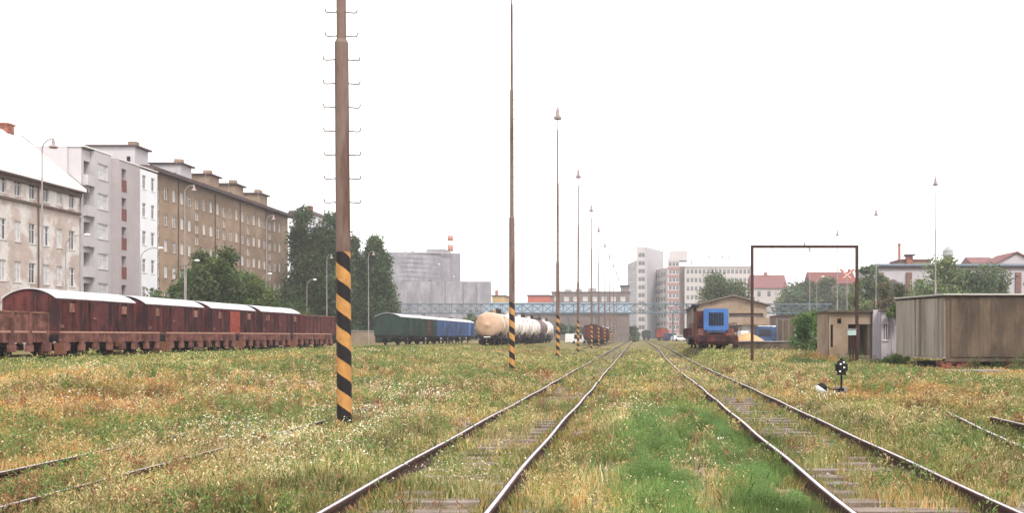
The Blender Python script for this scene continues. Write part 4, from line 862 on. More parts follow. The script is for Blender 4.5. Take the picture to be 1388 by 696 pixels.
# ------------------------------------------------------------------ pipe bridge
Yb = 232
br = thing('truss_bridge', 'pale blue lattice footbridge spanning the whole yard', 'bridge', (0, Yb, .3), )
xa, xb = -58, wx(1128, Yb); zb, zt = wz(425, Yb), wz(412.5, Yb)
for zz, nm in ((zb, 'bottom_chord'), (zt, 'top_chord')):
    for yy_ in (Yb, Yb+2.4):
        b = MB(); b.box(xa, xb, yy_-.12, yy_+.12, zz-.12, zz+.12); b.build(nm, M_truss, br)
b = MB(); b.box(xa, xb, Yb+.13, Yb+2.27, zb-.02, zb+.1); b.build('deck', M_brownd, br)
for yy_ in (Yb, Yb+2.4):
    b = MB(); x = xa
    while x < xb-1:
        b.bar((x, yy_, zb+.12), (x, yy_, zt-.12), .09); b.bar((x, yy_+.02, zb+.1), (x+2.4, yy_+.02, zt-.1), .07); b.bar((x, yy_-.02, zt-.1), (x+2.4, yy_-.02, zb+.1), .07); x += 2.4
    b.build('lattice', M_truss, br)
for x in (-50, -34, -16, -9.5, 8.5, 24, 40):
    b = MB()
    for yy_ in (Yb, Yb+2.4): b.bar((x, yy_, 0), (x, yy_, zb-.12), .2)
    for q in range(3): b.bar((x, Yb, .5+q*2.1), (x, Yb+2.4, 2.4+q*2.1), .07)
    b.build('support', M_truss, br)

# ------------------------------------------------------------------ rolling stock (authored at origin: length along +Y, rail head at z=0)
def wheels(t, ys_, gauge=.75, r=.47):
    for y in ys_:
        for s in (-1, 1):
            b = MB(); c = s*gauge
            b.cyl((c-.065, y, r), (c+.065, y, r), r, n=18); b.cyl((c-s*.09, y, r), (c-s*.065, y, r), r+.03, n=18)
            o = b.build('wheel', M_under, t)
        b = MB(); b.cyl((-.68, y, r), (.68, y, r), .08, n=8)
        for s in (-1, 1):
            b.box(s*.95-.12, s*.95+.12, y-.16, y+.16, r-.17, r+.2); b.box(s*.95-.05, s*.95+.05, y-.75, y+.75, r+.2, r+.3); b.box(s*.95-.02, s*.95+.02, y-.25, y-.17, r-.2, r+.5); b.box(s*.95-.02, s*.95+.02, y+.17, y+.25, r-.2, r+.5)
        b.build('axle', M_under, t)
def buffers(t, L, z=1.05, m=M_under):
    for y, sgn in ((0, -1), (L, 1)):
        for s in (-.875, .875):
            b = MB(); b.cyl((s, y, z), (s, y+sgn*.4, z), .09, n=10); b.cyl((s, y+sgn*.4, z), (s, y+sgn*.46, z), .2, n=14); b.build('buffer', m, t)
def underframe(t, L, w=2.6, z0=.85, z1=1.15, m=M_under):
    b = MB()
    for s in (-1, 1): b.box(s*w/2-.08, s*w/2+.0, 0, L, z0, z1)
    b.box(-w/2+.08, w/2-.08, 0, .15, z0, z1); b.box(-w/2+.08, w/2-.08, L-.15, L, z0, z1)
    for k in range(1, 6): b.box(-w/2+.1, w/2-.1, L*k/6-.06, L*k/6+.06, z0+.02, z1-.02)
    b.cyl((-.5, L*.45, .7), (-.5, L*.6, .7), .18, n=10); b.box(.3, .9, L*.42, L*.5, .45, .82)
    for s in (-1, 1):
        b.bar((s*1.1, L*.28, .84), (s*1.1, L*.4, .5), .04); b.bar((s*1.1, L*.4, .5), (s*1.1, L*.6, .5), .04); b.bar((s*1.1, L*.6, .5), (s*1.1, L*.72, .84), .04)
    b.build('underframe', m, t)
def arc_roof(w, ze, rise, th, n=14, ov=.08):
    hw = w/2+ov; R = (hw*hw+rise*rise)/(2*rise); cz = ze+rise-R; a0 = math.asin(hw/R)
    a = np.linspace(-a0, a0, n); return [(R*sin(t), cz+R*cos(t)) for t in a], [((R-th)*sin(t), cz+(R-th)*cos(t)) for t in a[::-1]]
def van(name, label, L, bodym, doorm, roofm, H=2.95, rise=.52, w=2.72, group=None, doors=1, trim=None):
    t = thing(name, label, 'railway van', group=group); trim = trim or bodym
    up, lo = arc_roof(w, H, rise, .05, ov=-.04)
    b = MB(); b.extr_y([(-w/2, 1.16), (w/2, 1.16)]+[(x, z-.03) for x, z in up[::-1]], 0.0, L); b.build('body', bodym, t)
    up, lo = arc_roof(w, H+.02, rise, .05); b = MB(); b.extr_y(up+lo, -.12, L+.12); b.build('roof', roofm, t, smooth=False)
    n = 9
    for k in range(n+1):
        y = .06+(L-.12)*k/n
        if k in (4, 5) and doors: continue
        for s in (-1, 1): b = MB(); b.box(w/2 if s > 0 else -w/2-.11, w/2+.11 if s > 0 else -w/2, y-.07, y+.07, 1.1, H-.03); b.build('stanchion', trim, t)
    for s in (-1, 1):
        b = MB(); b.box(w/2+.001 if s > 0 else -w/2-.07, w/2+.07 if s > 0 else -w/2-.001, 0, L, 1.02, 1.099); b.build('sill_rail', trim, t)
        b = MB(); b.box(w/2+.001 if s > 0 else -w/2-.05, w/2+.05 if s > 0 else -w/2-.001, 0, L, H-.12, H-.02); b.build('cant_rail', trim, t)
        for x in (-.9, -.3, .3, .9): b = MB(); b.box(x-.05, x+.05, -.06 if s < 0 else L+.0, 0.0 if s < 0 else L+.06, 1.16, H+.1); b.build('end_stanchion', trim, t)
    # planking grooves as thin battens
    for (ya, yb_) in ((.2, L/2-.95), (L/2+.95, L-.15)):
        b = MB(); y = ya
        while y < yb_-.11: b.box(-w/2-.015, w/2+.015, y, y+.11, 1.18, H-.13); y += .16
        b.build('planking', bodym, t)
    b = MB(); b.box(w/2+.016, w/2+.03, .3, .62, 1.4, 1.58); b.build('number_plate', mat('faded_white_lettering', (.42, .36, .33), .7, .3, 9, 0, stain=(.16, .07, .06), sf=.6, sscale=3), t)
    for s in (-1, 1):
        xo = w/2+.05 if s > 0 else -w/2-.11
        b = MB(); b.box(xo, xo+.06, L/2-.9, L/2+.9, 1.15, H-.14)
        for k in range(4): b.box(xo+(.06 if s > 0 else -.02), xo+(.08 if s > 0 else 0), L/2-.85+.5*k, L/2-.78+.5*k, 1.2, H-.2)
        d = b.build('door', doorm, t)
        b = MB(); b.box(xo+(.081 if s > 0 else -.06), xo+(.12 if s > 0 else -.021), L/2-.7, L/2-.5, 1.9, 2.0); b.build('handle', M_edge, d)
        for y in (.9, L-1.5):
            b = MB(); b.box(xo-.02, xo+.04, y, y+.62, 2.25, 2.72); b.build('vent_hatch', M_edge if roofm is M_whiteroof and bodym is M_rust2 else bodym, t)
        b = MB(); b.box(xo, xo+.03, L/2-1.0, L/2+2.4, 1.05, 1.12); b.build('door_rail', M_under, t)
    underframe(t, L); wheels(t, (L*.2, L*.8)); buffers(t, L)
    return t
def place(t, x, y, z): t.location = (x, y, z); return t

RZ = .60  # rail head of the raised left sidings
def van_row():
    labs = ['nearest brown covered van with arched end facing us, at left', 'second brown van of the left row, with white roof', 'third brown van of the left row, with a bright red door', 'last brown van of the left row, white roof partly rusted']
    ys_ = (52.0, 61.5, 70.9, 80.4); Ls = (8.0, 8.0, 8.0, 9.0)
    for i in range(4):
        t = van('covered_van', labs[i], Ls[i], M_rust2, M_rustred if i == 2 else M_rust, M_whiteroof, group='brown covered vans at left')
        place(t, -31.65, ys_[i], RZ+.13)
van_row()
# dark open wagon behind the vans
def gondola(name, label, L, H, m, group=None, w=2.7, edge=M_edge):
    t = thing(name, label, 'railway wagon', group=group)
    b = MB()
    for s in (-1, 1): b.box(s*w/2-.04, s*w/2+.04, 0, L, 1.15, H)
    b.box(-w/2+.04, w/2-.04, 0, .08, 1.15, H); b.box(-w/2+.04, w/2-.04, L-.08, L, 1.15, H); b.box(-w/2+.04, w/2-.04, .08, L-.08, 1.15, 1.2); b.build('body', m, t)
    n = 8
    for k in range(n+1):
        y = .05+(L-.1)*k/n
        for s in (-1, 1): b = MB(); b.box(w/2+.041 if s > 0 else -w/2-.11, w/2+.11 if s > 0 else -w/2-.041, y-.06, y+.06, 1.0, H-.02); b.build('stanchion', m, t)
    for x in (-.9, 0, .9): b = MB(); b.box(x-.06, x+.06, -.08, -.001, 1.1, H); b.build('stanchion', m, t)
    b = MB()
    for s in (-1, 1): b.box(s*w/2-.07, s*w/2+.09, -.02, L+.02, H, H+.06)
    b.box(-w/2+.07, w/2-.07, -.02, .09, H, H+.06); b.box(-w/2+.07, w/2-.07, L-.09, L+.02, H, H+.06); b.build('top_rail', edge, t)
    underframe(t, L, 2.6, .85, 1.149); wheels(t, (L*.2, L*.8)); buffers(t, L); return t
place(gondola('open_wagon', 'dark brown open wagon with pale rim beyond the last brown van', 9.0, 2.85, M_rust, edge=M_edge), -31.65, 90.9, RZ+.13)

# flat wagon row
M_flat = mat('dusty_brown_underframe', (.17, .075, .062), .85, .3, 3, .1, stain=(.09, .04, .034), sf=.5, sscale=1.6)
M_ledge = mat('lit_ledge_brown', (.36, .20, .15), .7, .3, 5, 0, stain=(.2, .09, .07), sf=.4)  # lighter colour paints in the light caught by the wagon ledge
def flat(name, label, L, boards=False, group=None, m=None):
    t = thing(name, label, 'flat wagon', group=group); w = 2.7; m = m or M_flat
    b = MB(); b.box(-w/2, w/2, 0, L, 1.16, 1.27); b.build('deck', m, t)
    b = MB()
    for s in (-1, 1): b.box(w/2+.001 if s > 0 else -w/2-.05, w/2+.05 if s > 0 else -w/2-.001, 0, L, 1.22, 1.30)
    b.build('edge_rail', M_ledge, t)
    b = MB()
    for s in (-1, 1): b.box(s*w/2-.05, s*w/2+.03, 0, L, .82, 1.158)
    for s in (-1, 1): b.box(w/2+.031 if s > 0 else -w/2-.06, w/2+.06 if s > 0 else -w/2-.031, 0, L, .80, .85)
    b.build('sole_bar', m, t)
    for s in (-1, 1):
        b = MB(); y = .08
        while y < L-.1: b.box(w/2+.031 if s > 0 else -w/2-.055, w/2+.055 if s > 0 else -w/2-.031, y, y+.07, .851, 1.219); y += .17
        b.build('ribbed_side', m, t)
    n = int(L/1.05); bb = []
    for k in range(n):
        y = .35+k*(L-.7)/(n-1)
        for s in (-1, 1):
            b = MB(); x0 = w/2+.062 if s > 0 else -w/2-.17
            b.box(x0, x0+.108, y-.13, y+.13, .72, 1.19); b.box(x0-.02, x0+.12, y-.21, y+.21, .40, .71); b.build('stake_pocket', M_flat, t)
    for s in (-1, 1):
        for y in (.02, L-.28):
            b = MB(); b.box(s*1.3-.22, s*1.3+.22, y, y+.26, .25, .78); b.build('end_step', mat('rusty_orange_step', (.15, .065, .042), .8, .25, 3), t)
    if boards:
        for s in (-1, 1): b = MB(); b.box(s*w/2-.03, s*w/2+.03, .05, L-.05, 1.31, 2.08); b.build('side_board', m, t)
        b = MB(); b.box(-w/2+.03, w/2-.03, .05, .1, 1.28, 2.08); b.box(-w/2+.03, w/2-.03, L-.1, L-.05, 1.28, 2.08); b.build('end_boards', m, t)
        for k in range(9):
            y = .12+k*(L-.24)/8
            for s in (-1, 1): b = MB(); b.box(w/2+.031 if s > 0 else -w/2-.10, w/2+.10 if s > 0 else -w/2-.031, y-.07, y+.07, 1.0, 2.12); b.build('stake', M_flat, t)
        b = MB()
        for s in (-1, 1): b.box(s*w/2-.05, s*w/2+.07, .03, L-.03, 2.081, 2.14)
        b.build('board_rail', M_edge, t)
    underframe(t, L, 2.6, .82, 1.155); wheels(t, (L*.22, L*.78), r=.45); buffers(t, L, 1.03); return t
FX = -27.65
place(flat('side_boarded_wagon', 'brown wagon with raised side boards at the left edge', 10.4, True), FX, 34.1, RZ+.02)
labs = ['rusty brown flat wagon next after the side-boarded wagon', 'second rusty brown flat wagon in front of the brown vans', 'third rusty brown flat wagon in front of the brown vans', 'farthest rusty brown flat wagon behind the nearest striped mast']
for i in range(4): place(flat('flat_wagon', labs[i], 9.4, group='flat wagons at left'), FX, 45.4+10.3*i, RZ+.02)

# green and blue vans
GX = -28.0
labs = ['dark green covered van with grey arched roof, first of the green and blue row', 'dark green and brown van behind the first green van', 'faded blue van, first blue one of the row', 'faded blue van in the middle of the row', 'farthest blue van, next to the beige tank wagon']
bm = [(M_greenv, M_greenv), (M_greenv, M_rust), (M_bluev, M_bluev), (M_bluev, M_bluev), (M_bluev, M_bluebr)]
for i in range(5):
    place(van('covered_van', labs[i], 9.4, bm[i][0], bm[i][1], M_whiteroof if i else mat('grey_roof', (.34, .34, .36), .5, .1, 1), H=3.2, rise=.45, w=2.85, group='green and blue vans'), GX, 112+10.3*i, RZ+.05)

# tank wagons
def tank(label, m, L=10.2, R=1.36, zc=2.28, ladder=True):
    t = thing('tank_wagon', label, 'tank wagon', group='tank wagons'); b = MB()
    pr = [(.02, .0), (R*.45, .05), (R*.75, .16), (R*.93, .32), (R, .52), (R, L-.52), (R*.93, L-.32), (R*.75, L-.16), (R*.45, L-.05), (.02, L)]
    b.lathe(pr, 'y', 28, (0, 0, zc)); b.build('tank', m, t, smooth=True)
    for y in (.8, L*.33, L*.67, L-.8):
        b = MB(); b.lathe([(R+.0, -.06), (R+.03, -.05), (R+.03, .05), (R+.0, .06)], 'y', 28, (0, y, zc)); b.build('band', m if m is not M_beige else M_tankw, t)
    b = MB(); b.cyl((0, L/2, zc+R-.05), (0, L/2, zc+R+.28), .4, n=16); b.cyl((0, L/2, zc+R+.28), (0, L/2, zc+R+.34), .46, n=16); b.build('dome', m, t)
    b = MB(); b.box(-.35, -.15, L*.25, L*.75, zc+R+.12, zc+R+.16); b.box(.5, .52, L*.3, L*.7, zc+R+.0, zc+R+.5); b.build('walkway', M_under, t)
    b = MB()
    for y in (L*.22, L*.78): b.box(-1.1, 1.1, y-.3, y+.3, 1.0, 1.25); b.box(-1.2, -.9, y-.25, y+.25, 1.2, 1.6); b.box(.9, 1.2, y-.25, y+.25, 1.2, 1.6)
    b.build('saddles', M_under, t)
    b = MB(); b.box(-.35, .35, -.12, .3, .98, 1.06); b.box(-.25, .25, .02, .3, .9, .975); b.build('end_plate', M_whitep, t)
    b = MB()
    for s in (-.22, .22): b.bar((1.42, L/2+s, .9), (R*.8, L/2+s, zc+R*.75), .03)
    for k in range(7): b.bar((1.42-.05*k, L/2-.22, 1.1+.3*k), (1.42-.05*k, L/2+.22, 1.1+.3*k), .025)
    b.build('ladder', M_greypole, t)
    underframe(t, L, 2.4); wheels(t, (1.2, 3.0, L-3.0, L-1.2), r=.46); buffers(t, L); return t
TX = -15.75
for i, (m_, lab) in enumerate(((M_beige, 'beige tank wagon with round end facing us'), (M_tankw, 'white tank wagon directly behind the beige one'), (M_tankw, 'third tank wagon, white with rust streaks'), (M_tankw, 'fourth tank wagon, white, before the dark one'), (M_tankd, 'dark brown tank wagon among the white ones'), (M_tankw, 'farthest white tank wagon, beside the third striped mast'))):
    place(tank(lab, m_), TX, 105+11.6*i, RZ-.02)

# far brown train beyond the masts
labs = ['rust-brown covered van behind the row of striped masts, facing end nearest', 'second brown van behind the striped masts, with pale roof', 'third brown van behind the striped masts', 'brown van near the far end of the mast row', 'farthest brown van of the mast-side train']
for i in range(5):
    place(van('covered_van', labs[i], 10.6, M_rustred if i == 1 else M_rust2, M_rust, M_rust if i == 0 else M_whiteroof, H=3.2, rise=.4, w=2.8, group='brown vans behind the striped masts'), -7.5, 170+11.6*i, .12)
place(van('covered_van', 'small dark green van far down the yard at the vanishing point', 10, M_greenv, M_greenv, M_greenv, H=3.0, w=2.8), wx(876, 330), 330, .2)
place(van('covered_van', 'small rusty van far down the yard, right of the dark green one', 10, M_rustred, M_rust, M_rust, H=3.1, w=2.9), wx(898, 255), 255, .2)

# cars
def car(label, x, y, m, rz=0, z=None, L=4.1, van_=False):
    t = thing('parked_car', label, 'car', (0, 0, 0)); hh = 1.9 if van_ else 1.38
    pr = [(-L/2, .3), (L/2, .3), (L/2, .8), (L/2-.9, .9), (L/2-1.5, hh), (-L/2+(.1 if van_ else .7), hh), (-L/2, .95)]
    b = MB(); vs_ = [(px, -.8, pz) for px, pz in pr]+[(px, .8, pz) for px, pz in pr]; n = len(pr)
    b.add(vs_, [(i, (i+1) % n, n+(i+1) % n, n+i) for i in range(n)]+[tuple(range(n)), tuple(range(2*n-1, n-1, -1))]); b.build('body', m, t)
    b = MB()
    for s in (-1, 1): b.box(-L/2+.8, L/2-1.5, s*.8-.012, s*.8+.012, .92, hh-.12)
    b.build('side_windows', M_glassd, t)
    for px in (-L/2+.75, L/2-.75):
        for s in (-1, 1): b = MB(); b.cyl((px, s*.82, .3), (px, s*.62, .3), .3, n=14); b.build('wheel', M_under, t)
    for s in (-.55, .55): b = MB(); b.box(L/2, L/2+.03, s-.12, s+.12, .6, .75); b.build('headlight', M_glassl, t)
    t.location = (x, y, g(x, y) if z is None else z); t.rotation_euler = (0, 0, rz); return t
car('small white van parked beyond the tank wagons', wx(781, 190), 190, M_whitep, radians(50), van_=True, L=4.4)
car('white car parked far right of the rusty van', wx(922, 235), 235, M_whitep, radians(20))
car('blue car parked just right of the rusty van', wx(912, 245), 245, M_bluev, radians(10), van_=True)

# ------------------------------------------------------------------ locomotive
lo = thing('diesel_locomotive', 'small rusty brown shunting locomotive with bright blue radiator front', 'locomotive')
b = MB(); b.box(-1.62, 1.62, 0, 10.0, .98, 1.12); b.build('footplate', M_rust, lo)
b = MB(); b.box(-1.45, 1.45, -.12, .06, .62, .979); b.box(-1.66, 1.66, .06, .12, .45, .979); b.build('buffer_beam', M_rust, lo)
b = MB(); b.box(-1.35, 1.35, .35, 9.4, 1.12, 1.62); b.build('lower_casing', mat('rusty_orange_casing', (.19, .065, .042), .7, .25, 2, .1, stain=(.09, .04, .03), sf=.45), lo)
b = MB(); b.box(-.86, .86, .3, 6.4, 1.62, 3.05); b.build('hood', M_bluebr, lo)
b = MB(); b.box(-.92, .92, .10, .3, 1.5, 3.12); b.build('radiator_surround', M_bluebr, lo)
b = MB(); b.box(-.55, .55, .06, .1, 1.86, 2.82); gr = b.build('radiator_grille', M_blackp, lo)
b = MB()
for k in range(5): b.box(-.44+.2*k, -.41+.2*k, .03, .06, 1.88, 2.8)
for k in range(5): b.box(-.55, .55, .045, .058, 1.98+.18*k, 2.0+.18*k)
b.build('grille_bars', M_bluev, gr)
b = MB(); b.box(-.72, .72, .08, .34, 1.30, 1.5); b.build('bonnet_step', M_bluev, lo)
b = MB(); b.box(-1.3, -.87, 2.2, 6.3, 1.62, 3.0); b.build('side_cabinet', M_rust, lo)
b = MB(); b.box(-1.42, -.92, 6.41, 7.9, 1.62, 3.3); b.box(-.92, .2, 6.42, 7.9, 1.62, 2.9); b.build('cab', M_tan, lo)
b = MB(); b.cyl((-1.25, 6.0, 3.0), (-1.25, 6.0, 3.35), .14, n=10); b.cyl((-1.25, 6.0, 3.35), (-1.25, 6.0, 3.6), .3, n=12); b.build('exhaust_stack', M_blackp, lo)
for s in (-1, 1):
    b = MB()
    for k in range(6): b.cyl((s*1.55, .2+1.8*k, 1.12), (s*1.55, .2+1.8*k, 2.05), .025, n=6)
    b.cyl((s*1.55, .2, 2.05), (s*1.55, 9.2, 2.05), .025, n=6); b.cyl((s*1.55, .2, 1.6), (s*1.55, 9.2, 1.6), .02, n=6); b.build('handrail', M_rust, lo)
    b = MB(); b.cyl((s*1.1, .06, 1.3), (s*1.1, -.02, 1.3), .09, n=12); b.build('headlamp', M_glassd, lo)
    b = MB()
    for k in range(3): b.box(s*1.5-.15, s*1.5+.15, .2, .5, .25+.25*k, .29+.25*k)
    b.box(s*1.5-.16, s*1.5-.13, .2, .5, .25, .98); b.build('steps', M_under, lo)
underframe(lo, 10, 2.5, .7, .979); wheels(lo, (1.8, 4.2, 6.4, 8.4), r=.5); buffers(lo, 10, .85)
place(lo, wx(971, 75), 75, .65)
place(gondola('open_wagon', 'low dark rusty wagon coupled behind the blue-fronted locomotive', 9, 1.75, M_rust, edge=M_rust), wx(971, 75)-.1, 86.2, .6)
# siding rails under trains (visible between wheels)
for xc, y0, y1, z, lab in ((-31.65, 50, 101, RZ+.13, 'siding rails under the brown vans'), (FX, 33, 112, RZ+.02, 'siding rails under the flat wagons'), (TX, 100, 180, RZ-.02, 'siding rails under the tank wagons'), (wx(971, 75), 70, 100, .65, 'siding rails under the locomotive')):
    t = thing('siding_track', lab, 'railway track', (xc, y0, z-.15))
    for s in (-.75, .75): rail_mesh([(xc+s, y) for y in np.arange(y0, y1, 4.)], z, t)
    b = MB(); y = y0+.5
    while y < y1-1: b.box(xc-1.25, xc+1.25, y, y+.26, z-.3, z-.153); y += .65
    b.build('sleepers', M_sleeper, t)

# ------------------------------------------------------------------ lamp masts
def mast(name, label, m, striped=True, k=1.0, group=None):
    t = thing(name, label, 'lamp mast', group=group)
    if striped: b = MB(); b.cyl((0, 0, -.1), (0, 0, 3.22), .132*k, .13*k, 20, False); b.build('striped_base', M_stripe, t, smooth=True)
    z0 = 3.22 if striped else -.1
    b = MB(); b.cyl((0, 0, z0), (0, 0, 7.0), .13*k, .122*k, 16, False); b.cyl((0, 0, 7.0), (0, 0, 7.07), .122*k, .088*k, 16, False); b.build('lower_shaft', m, t, smooth=True)
    b = MB(); b.cyl((0, 0, 7.05), (0, 0, 12.7), .085*k, .08*k, 14, False); b.cyl((0, 0, 12.69), (0, 0, 12.75), .082*k, .06*k, 14, False); b.build('middle_shaft', m, t, smooth=True)
    b = MB(); b.cyl((0, 0, 12.7), (0, 0, 16.6), .058*k, .05*k, 12, False); b.build('upper_shaft', m, t, smooth=True)
    b = MB(); b.cyl((0, 0, 16.6), (0, 0, 17.4), .028*k, n=8); b.build('neck', m, t)
    b = MB(); b.cyl((0, 0, 17.35), (0, 0, 17.5), .26, .3, 16); b.cyl((0, 0, 17.5), (0, 0, 17.62), .17, n=14); b.cyl((0, 0, 17.62), (0, 0, 18.05), .15, .12, 14); b.cyl((0, 0, 18.05), (0, 0, 18.35), .1, .02, 12); b.build('lamp_head', M_lampglass, t)
    if striped:
        z = 4.12; me_ = {}
        while z < 12.3:
            r = .126*k if z < 7 else .084*k
            for s in (-1, 1):
                key = (s, z < 7)
                if key not in me_:
                    b = MB(); b.tube([(s*(r-.01), 0, 0), (s*(r+.15), 0, -.012), (s*(r+.19), 0, .0), (s*(r+.2), 0, .06)], .0115, 6); o = b.build('rung', m, t); me_[key] = o.data
                else: o = bpy.data.objects.new('rung', me_[key]); COL.objects.link(o); o.parent = t
                o.location = (0, 0, z)
            z += .43
    index_kids(t)
    return t
labs = ['nearest black and ochre striped mast with climbing rungs, its top out of frame', 'second striped mast, tip just reaching the top of the frame', 'third striped mast, with a lantern head at its top', 'fourth striped mast, left of the parked white van', 'fifth striped mast, in front of the rusty van end', 'sixth striped mast of the receding row', 'seventh striped mast of the receding row', 'eighth striped mast of the receding row', 'ninth striped mast of the receding row', 'tenth striped mast of the receding row', 'farthest striped mast of the receding row']
GRP = 'striped lamp masts along the left track'
pm = mast('lamp_mast', labs[0], M_pole, True, 1.0, GRP)
pos = [(467, 18.0), (694, 44.6), (756, 71.8), (783.5, 98.4), (802, 125), (811.5, 149.5), (820, 175), (826.5, 200), (831.5, 226), (835.5, 252), (838.5, 278)]
for i, (px, Y) in enumerate(pos):
    x = wx(px, Y); t = pm if i == 0 else copy_thing(pm, label=labs[i])
    t.location = (x, Y, g(x, Y)); t.rotation_euler = (random.uniform(-.002, .002), [-.0075, -.001, 0, .002, -.002, .001, 0, 0, 0, 0, 0][i], random.uniform(-.15, .15))
labs = ['tallest-looking pale lamp mast, rising behind the concrete shed', 'pale lamp mast left of the lilac hall', 'pale lamp mast right half inside the portal frame', 'pale lamp mast in the middle of the portal frame']
pg = mast('lamp_mast', labs[0], M_greypole, False, .8, 'pale lamp masts at right')
for i, (px, Y) in enumerate(((1268, 104), (1187.5, 130), (1135, 156), (1097.5, 184))):
    t = pg if i == 0 else copy_thing(pg, label=labs[i]); t.location = (wx(px, Y), Y, .1)

# street lamps on the left
def lamp(kind, label, px, Y, ytop, reach, base=None, m=M_greypole):
    x = wx(px, Y); z0 = g(x, Y); H = wz(ytop, Y)-z0; t = thing('street_lamp', label, 'street lamp', (x, Y, z0), 'street lamps by the apartment houses')
    if kind == 'bell':
        b = MB(); b.cyl((0+x, Y, z0), (x, Y, z0+H*.45), .085, .065, 10); b.cyl((x, Y, z0+H*.45), (x, Y, z0+H-.7), .055, .04, 10); b.build('pole', m, t)
        pts = [(x+reach*(1-cos(a))/1., Y, z0+H-.7+.7*sin(a)) for a in np.linspace(0, pi/2, 7)]
        b = MB(); b.tube(pts, .035); b.build('arm', m, t); ex = x+reach
        b = MB(); b.cyl((ex, Y, z0+H), (ex, Y, z0+H-.35), .06, .11, 10); b.cyl((ex, Y, z0+H-.35), (ex, Y, z0+H-.5), .11, .26, 14); b.cyl((ex, Y, z0+H-.5), (ex, Y, z0+H-.58), .27, .2, 14); b.build('lamp_head', M_lampglass, t)
    else:
        b = MB(); b.cyl((x, Y, z0), (x, Y, z0+H*.4), .08, .06, 10); b.cyl((x, Y, z0+H*.4), (x, Y, z0+H-1.0), .05, .04, 10); b.build('pole', m, t)
        pts = [(x+reach*.8*(1-cos(a)), Y, z0+H-1.0+.95*sin(a)) for a in np.linspace(0, pi/2, 7)]+[(x+reach, Y, z0+H-.02)]
        b = MB(); b.tube(pts, .035); b.build('arm', m, t); ex = x+reach
        b = MB(); b.lathe([(.05, 0), (.22, .05), (.26, .12), (.2, .2), (.05, .24)], 'z', 12, (ex+.25, Y, z0+H-.16)); o = b.build('lamp_head', M_lampwhite, t)
for a in (('bell', 'tall lamp with hanging bell head in front of the tenement', 57, 60, 188, .68), ('bell', 'tall bell-headed lamp behind the rounded tree', 250.5, 92, 251, .85), ('bell', 'tall bell-headed lamp near the far end of the brown block', 361, 118, 292, .85),
          ('cobra', 'curved lamp with white bowl in front of the tenement corner', 89, 84, 318, 1.55), ('cobra', 'curved lamp with white bowl below the white end of the modern house', 191, 94, 336, 1.6),
          ('cobra', 'curved lamp with white bowl among the leaves of the rounded tree', 252.5, 97.5, 353, .8), ('cobra', 'small bowl lamp between the brown block and tall tree', 356, 116, 371, .6), ('cobra', 'small bowl lamp in front of the tall dark tree', 416, 132, 379, .8),
          ('bell', 'pale lamp pole left of the nearest striped mast, before the dark trees', 443, 130, 345, .6), ('bell', 'pale lamp pole right of the nearest striped mast, before the dark trees', 499.5, 140, 341, .7),
          ('cobra', 'thin lamp in front of the grey plant, left of its wing', 585, 240, 358, 1.6), ('cobra', 'thin lamp standing before the plant wing', 607, 240, 375, 1.2), ('cobra', 'thin lamp against the pale office block', 963, 300, 356, 2.0), ('cobra', 'thin lamp before the portal frame trees', 1107, 170, 375, .8)):
    lamp(*a)
# low wall behind nearest mast
lw = thing('low_wall', 'low brownish wall between the flat wagons and the green van', 'wall', (wx(480, 150), 150, .6)); x0, x1 = wx(452, 150), wx(508, 150)
b = MB(); b.box(x0, x1, 150, 150.3, .4, wz(449.5, 150)); b.build('wall_body', M_tan, lw)
b = MB(); b.box(x0, x1, 149.9, 150.4, wz(449.5, 150), wz(449.5, 150)+.12); b.build('coping', M_concr, lw)

# ------------------------------------------------------------------ portal frame
Yf = 58.5
M_portal = mat('dark_brown_steel', (.05, .025, .02), .7, .3, 3)
pf = thing('portal_frame', 'tall thin rusty steel portal frame standing in the grass', 'portal frame', (wx(1019, Yf), Yf, 0))
xl, xr = wx(1019.5, Yf), wx(1161.5, Yf); zt = wz(336.5, Yf)
for x in (xl, xr):
    b = MB(); b.box(x-.08, x+.08, Yf-.08, Yf-.05, -.1, zt); b.box(x-.08, x+.08, Yf+.05, Yf+.08, -.1, zt); b.box(x-.06, x+.06, Yf-.05, Yf+.05, -.1, zt); b.build('leg', M_portal, pf)
b = MB(); b.box(xl-.08, xr+.08, Yf-.081, Yf+.081, zt, zt+.16); b.build('beam', M_portal, pf)
b = MB(); b.cyl((xl+.8, Yf, zt-.2), (xr-.9, Yf, zt-.22), .012, n=5)
for q in (1.2, 3.2, 5.0): b.cyl((xl+q, Yf, zt-.2), (xl+q, Yf, zt), .008, n=4)
b.build('wire', M_rust, pf)
b = MB(); b.cyl(((xl+xr)/2, Yf, zt+.16), ((xl+xr)/2, Yf, zt+.32), .03, n=6); b.build('top_pin', M_under, pf)
sb = thing('switch_box', 'pale metal switch box fixed beside the right portal leg', 'switch box', (xr-.5, Yf-.3, 0))
b = MB(); b.box(xr-.62, xr-.15, Yf-.5, Yf-.2, wz(455, Yf), wz(447, Yf)); b.build('box', mat('pale_cyan_box', (.38, .46, .46), .6, .15, 4), sb)
b = MB(); b.box(xr-.66, xr-.11, Yf-.54, Yf-.16, wz(447, Yf), wz(446, Yf)); b.build('lid', M_greypole, sb)
b = MB(); b.cyl((xr-.3, Yf-.35, -.1), (xr-.3, Yf-.35, wz(455, Yf)), .05, n=8); b.cyl((xr-.5, Yf-.35, -.1), (xr-.42, Yf-.35, wz(455, Yf)), .035, n=6); b.build('post', M_rust, sb)
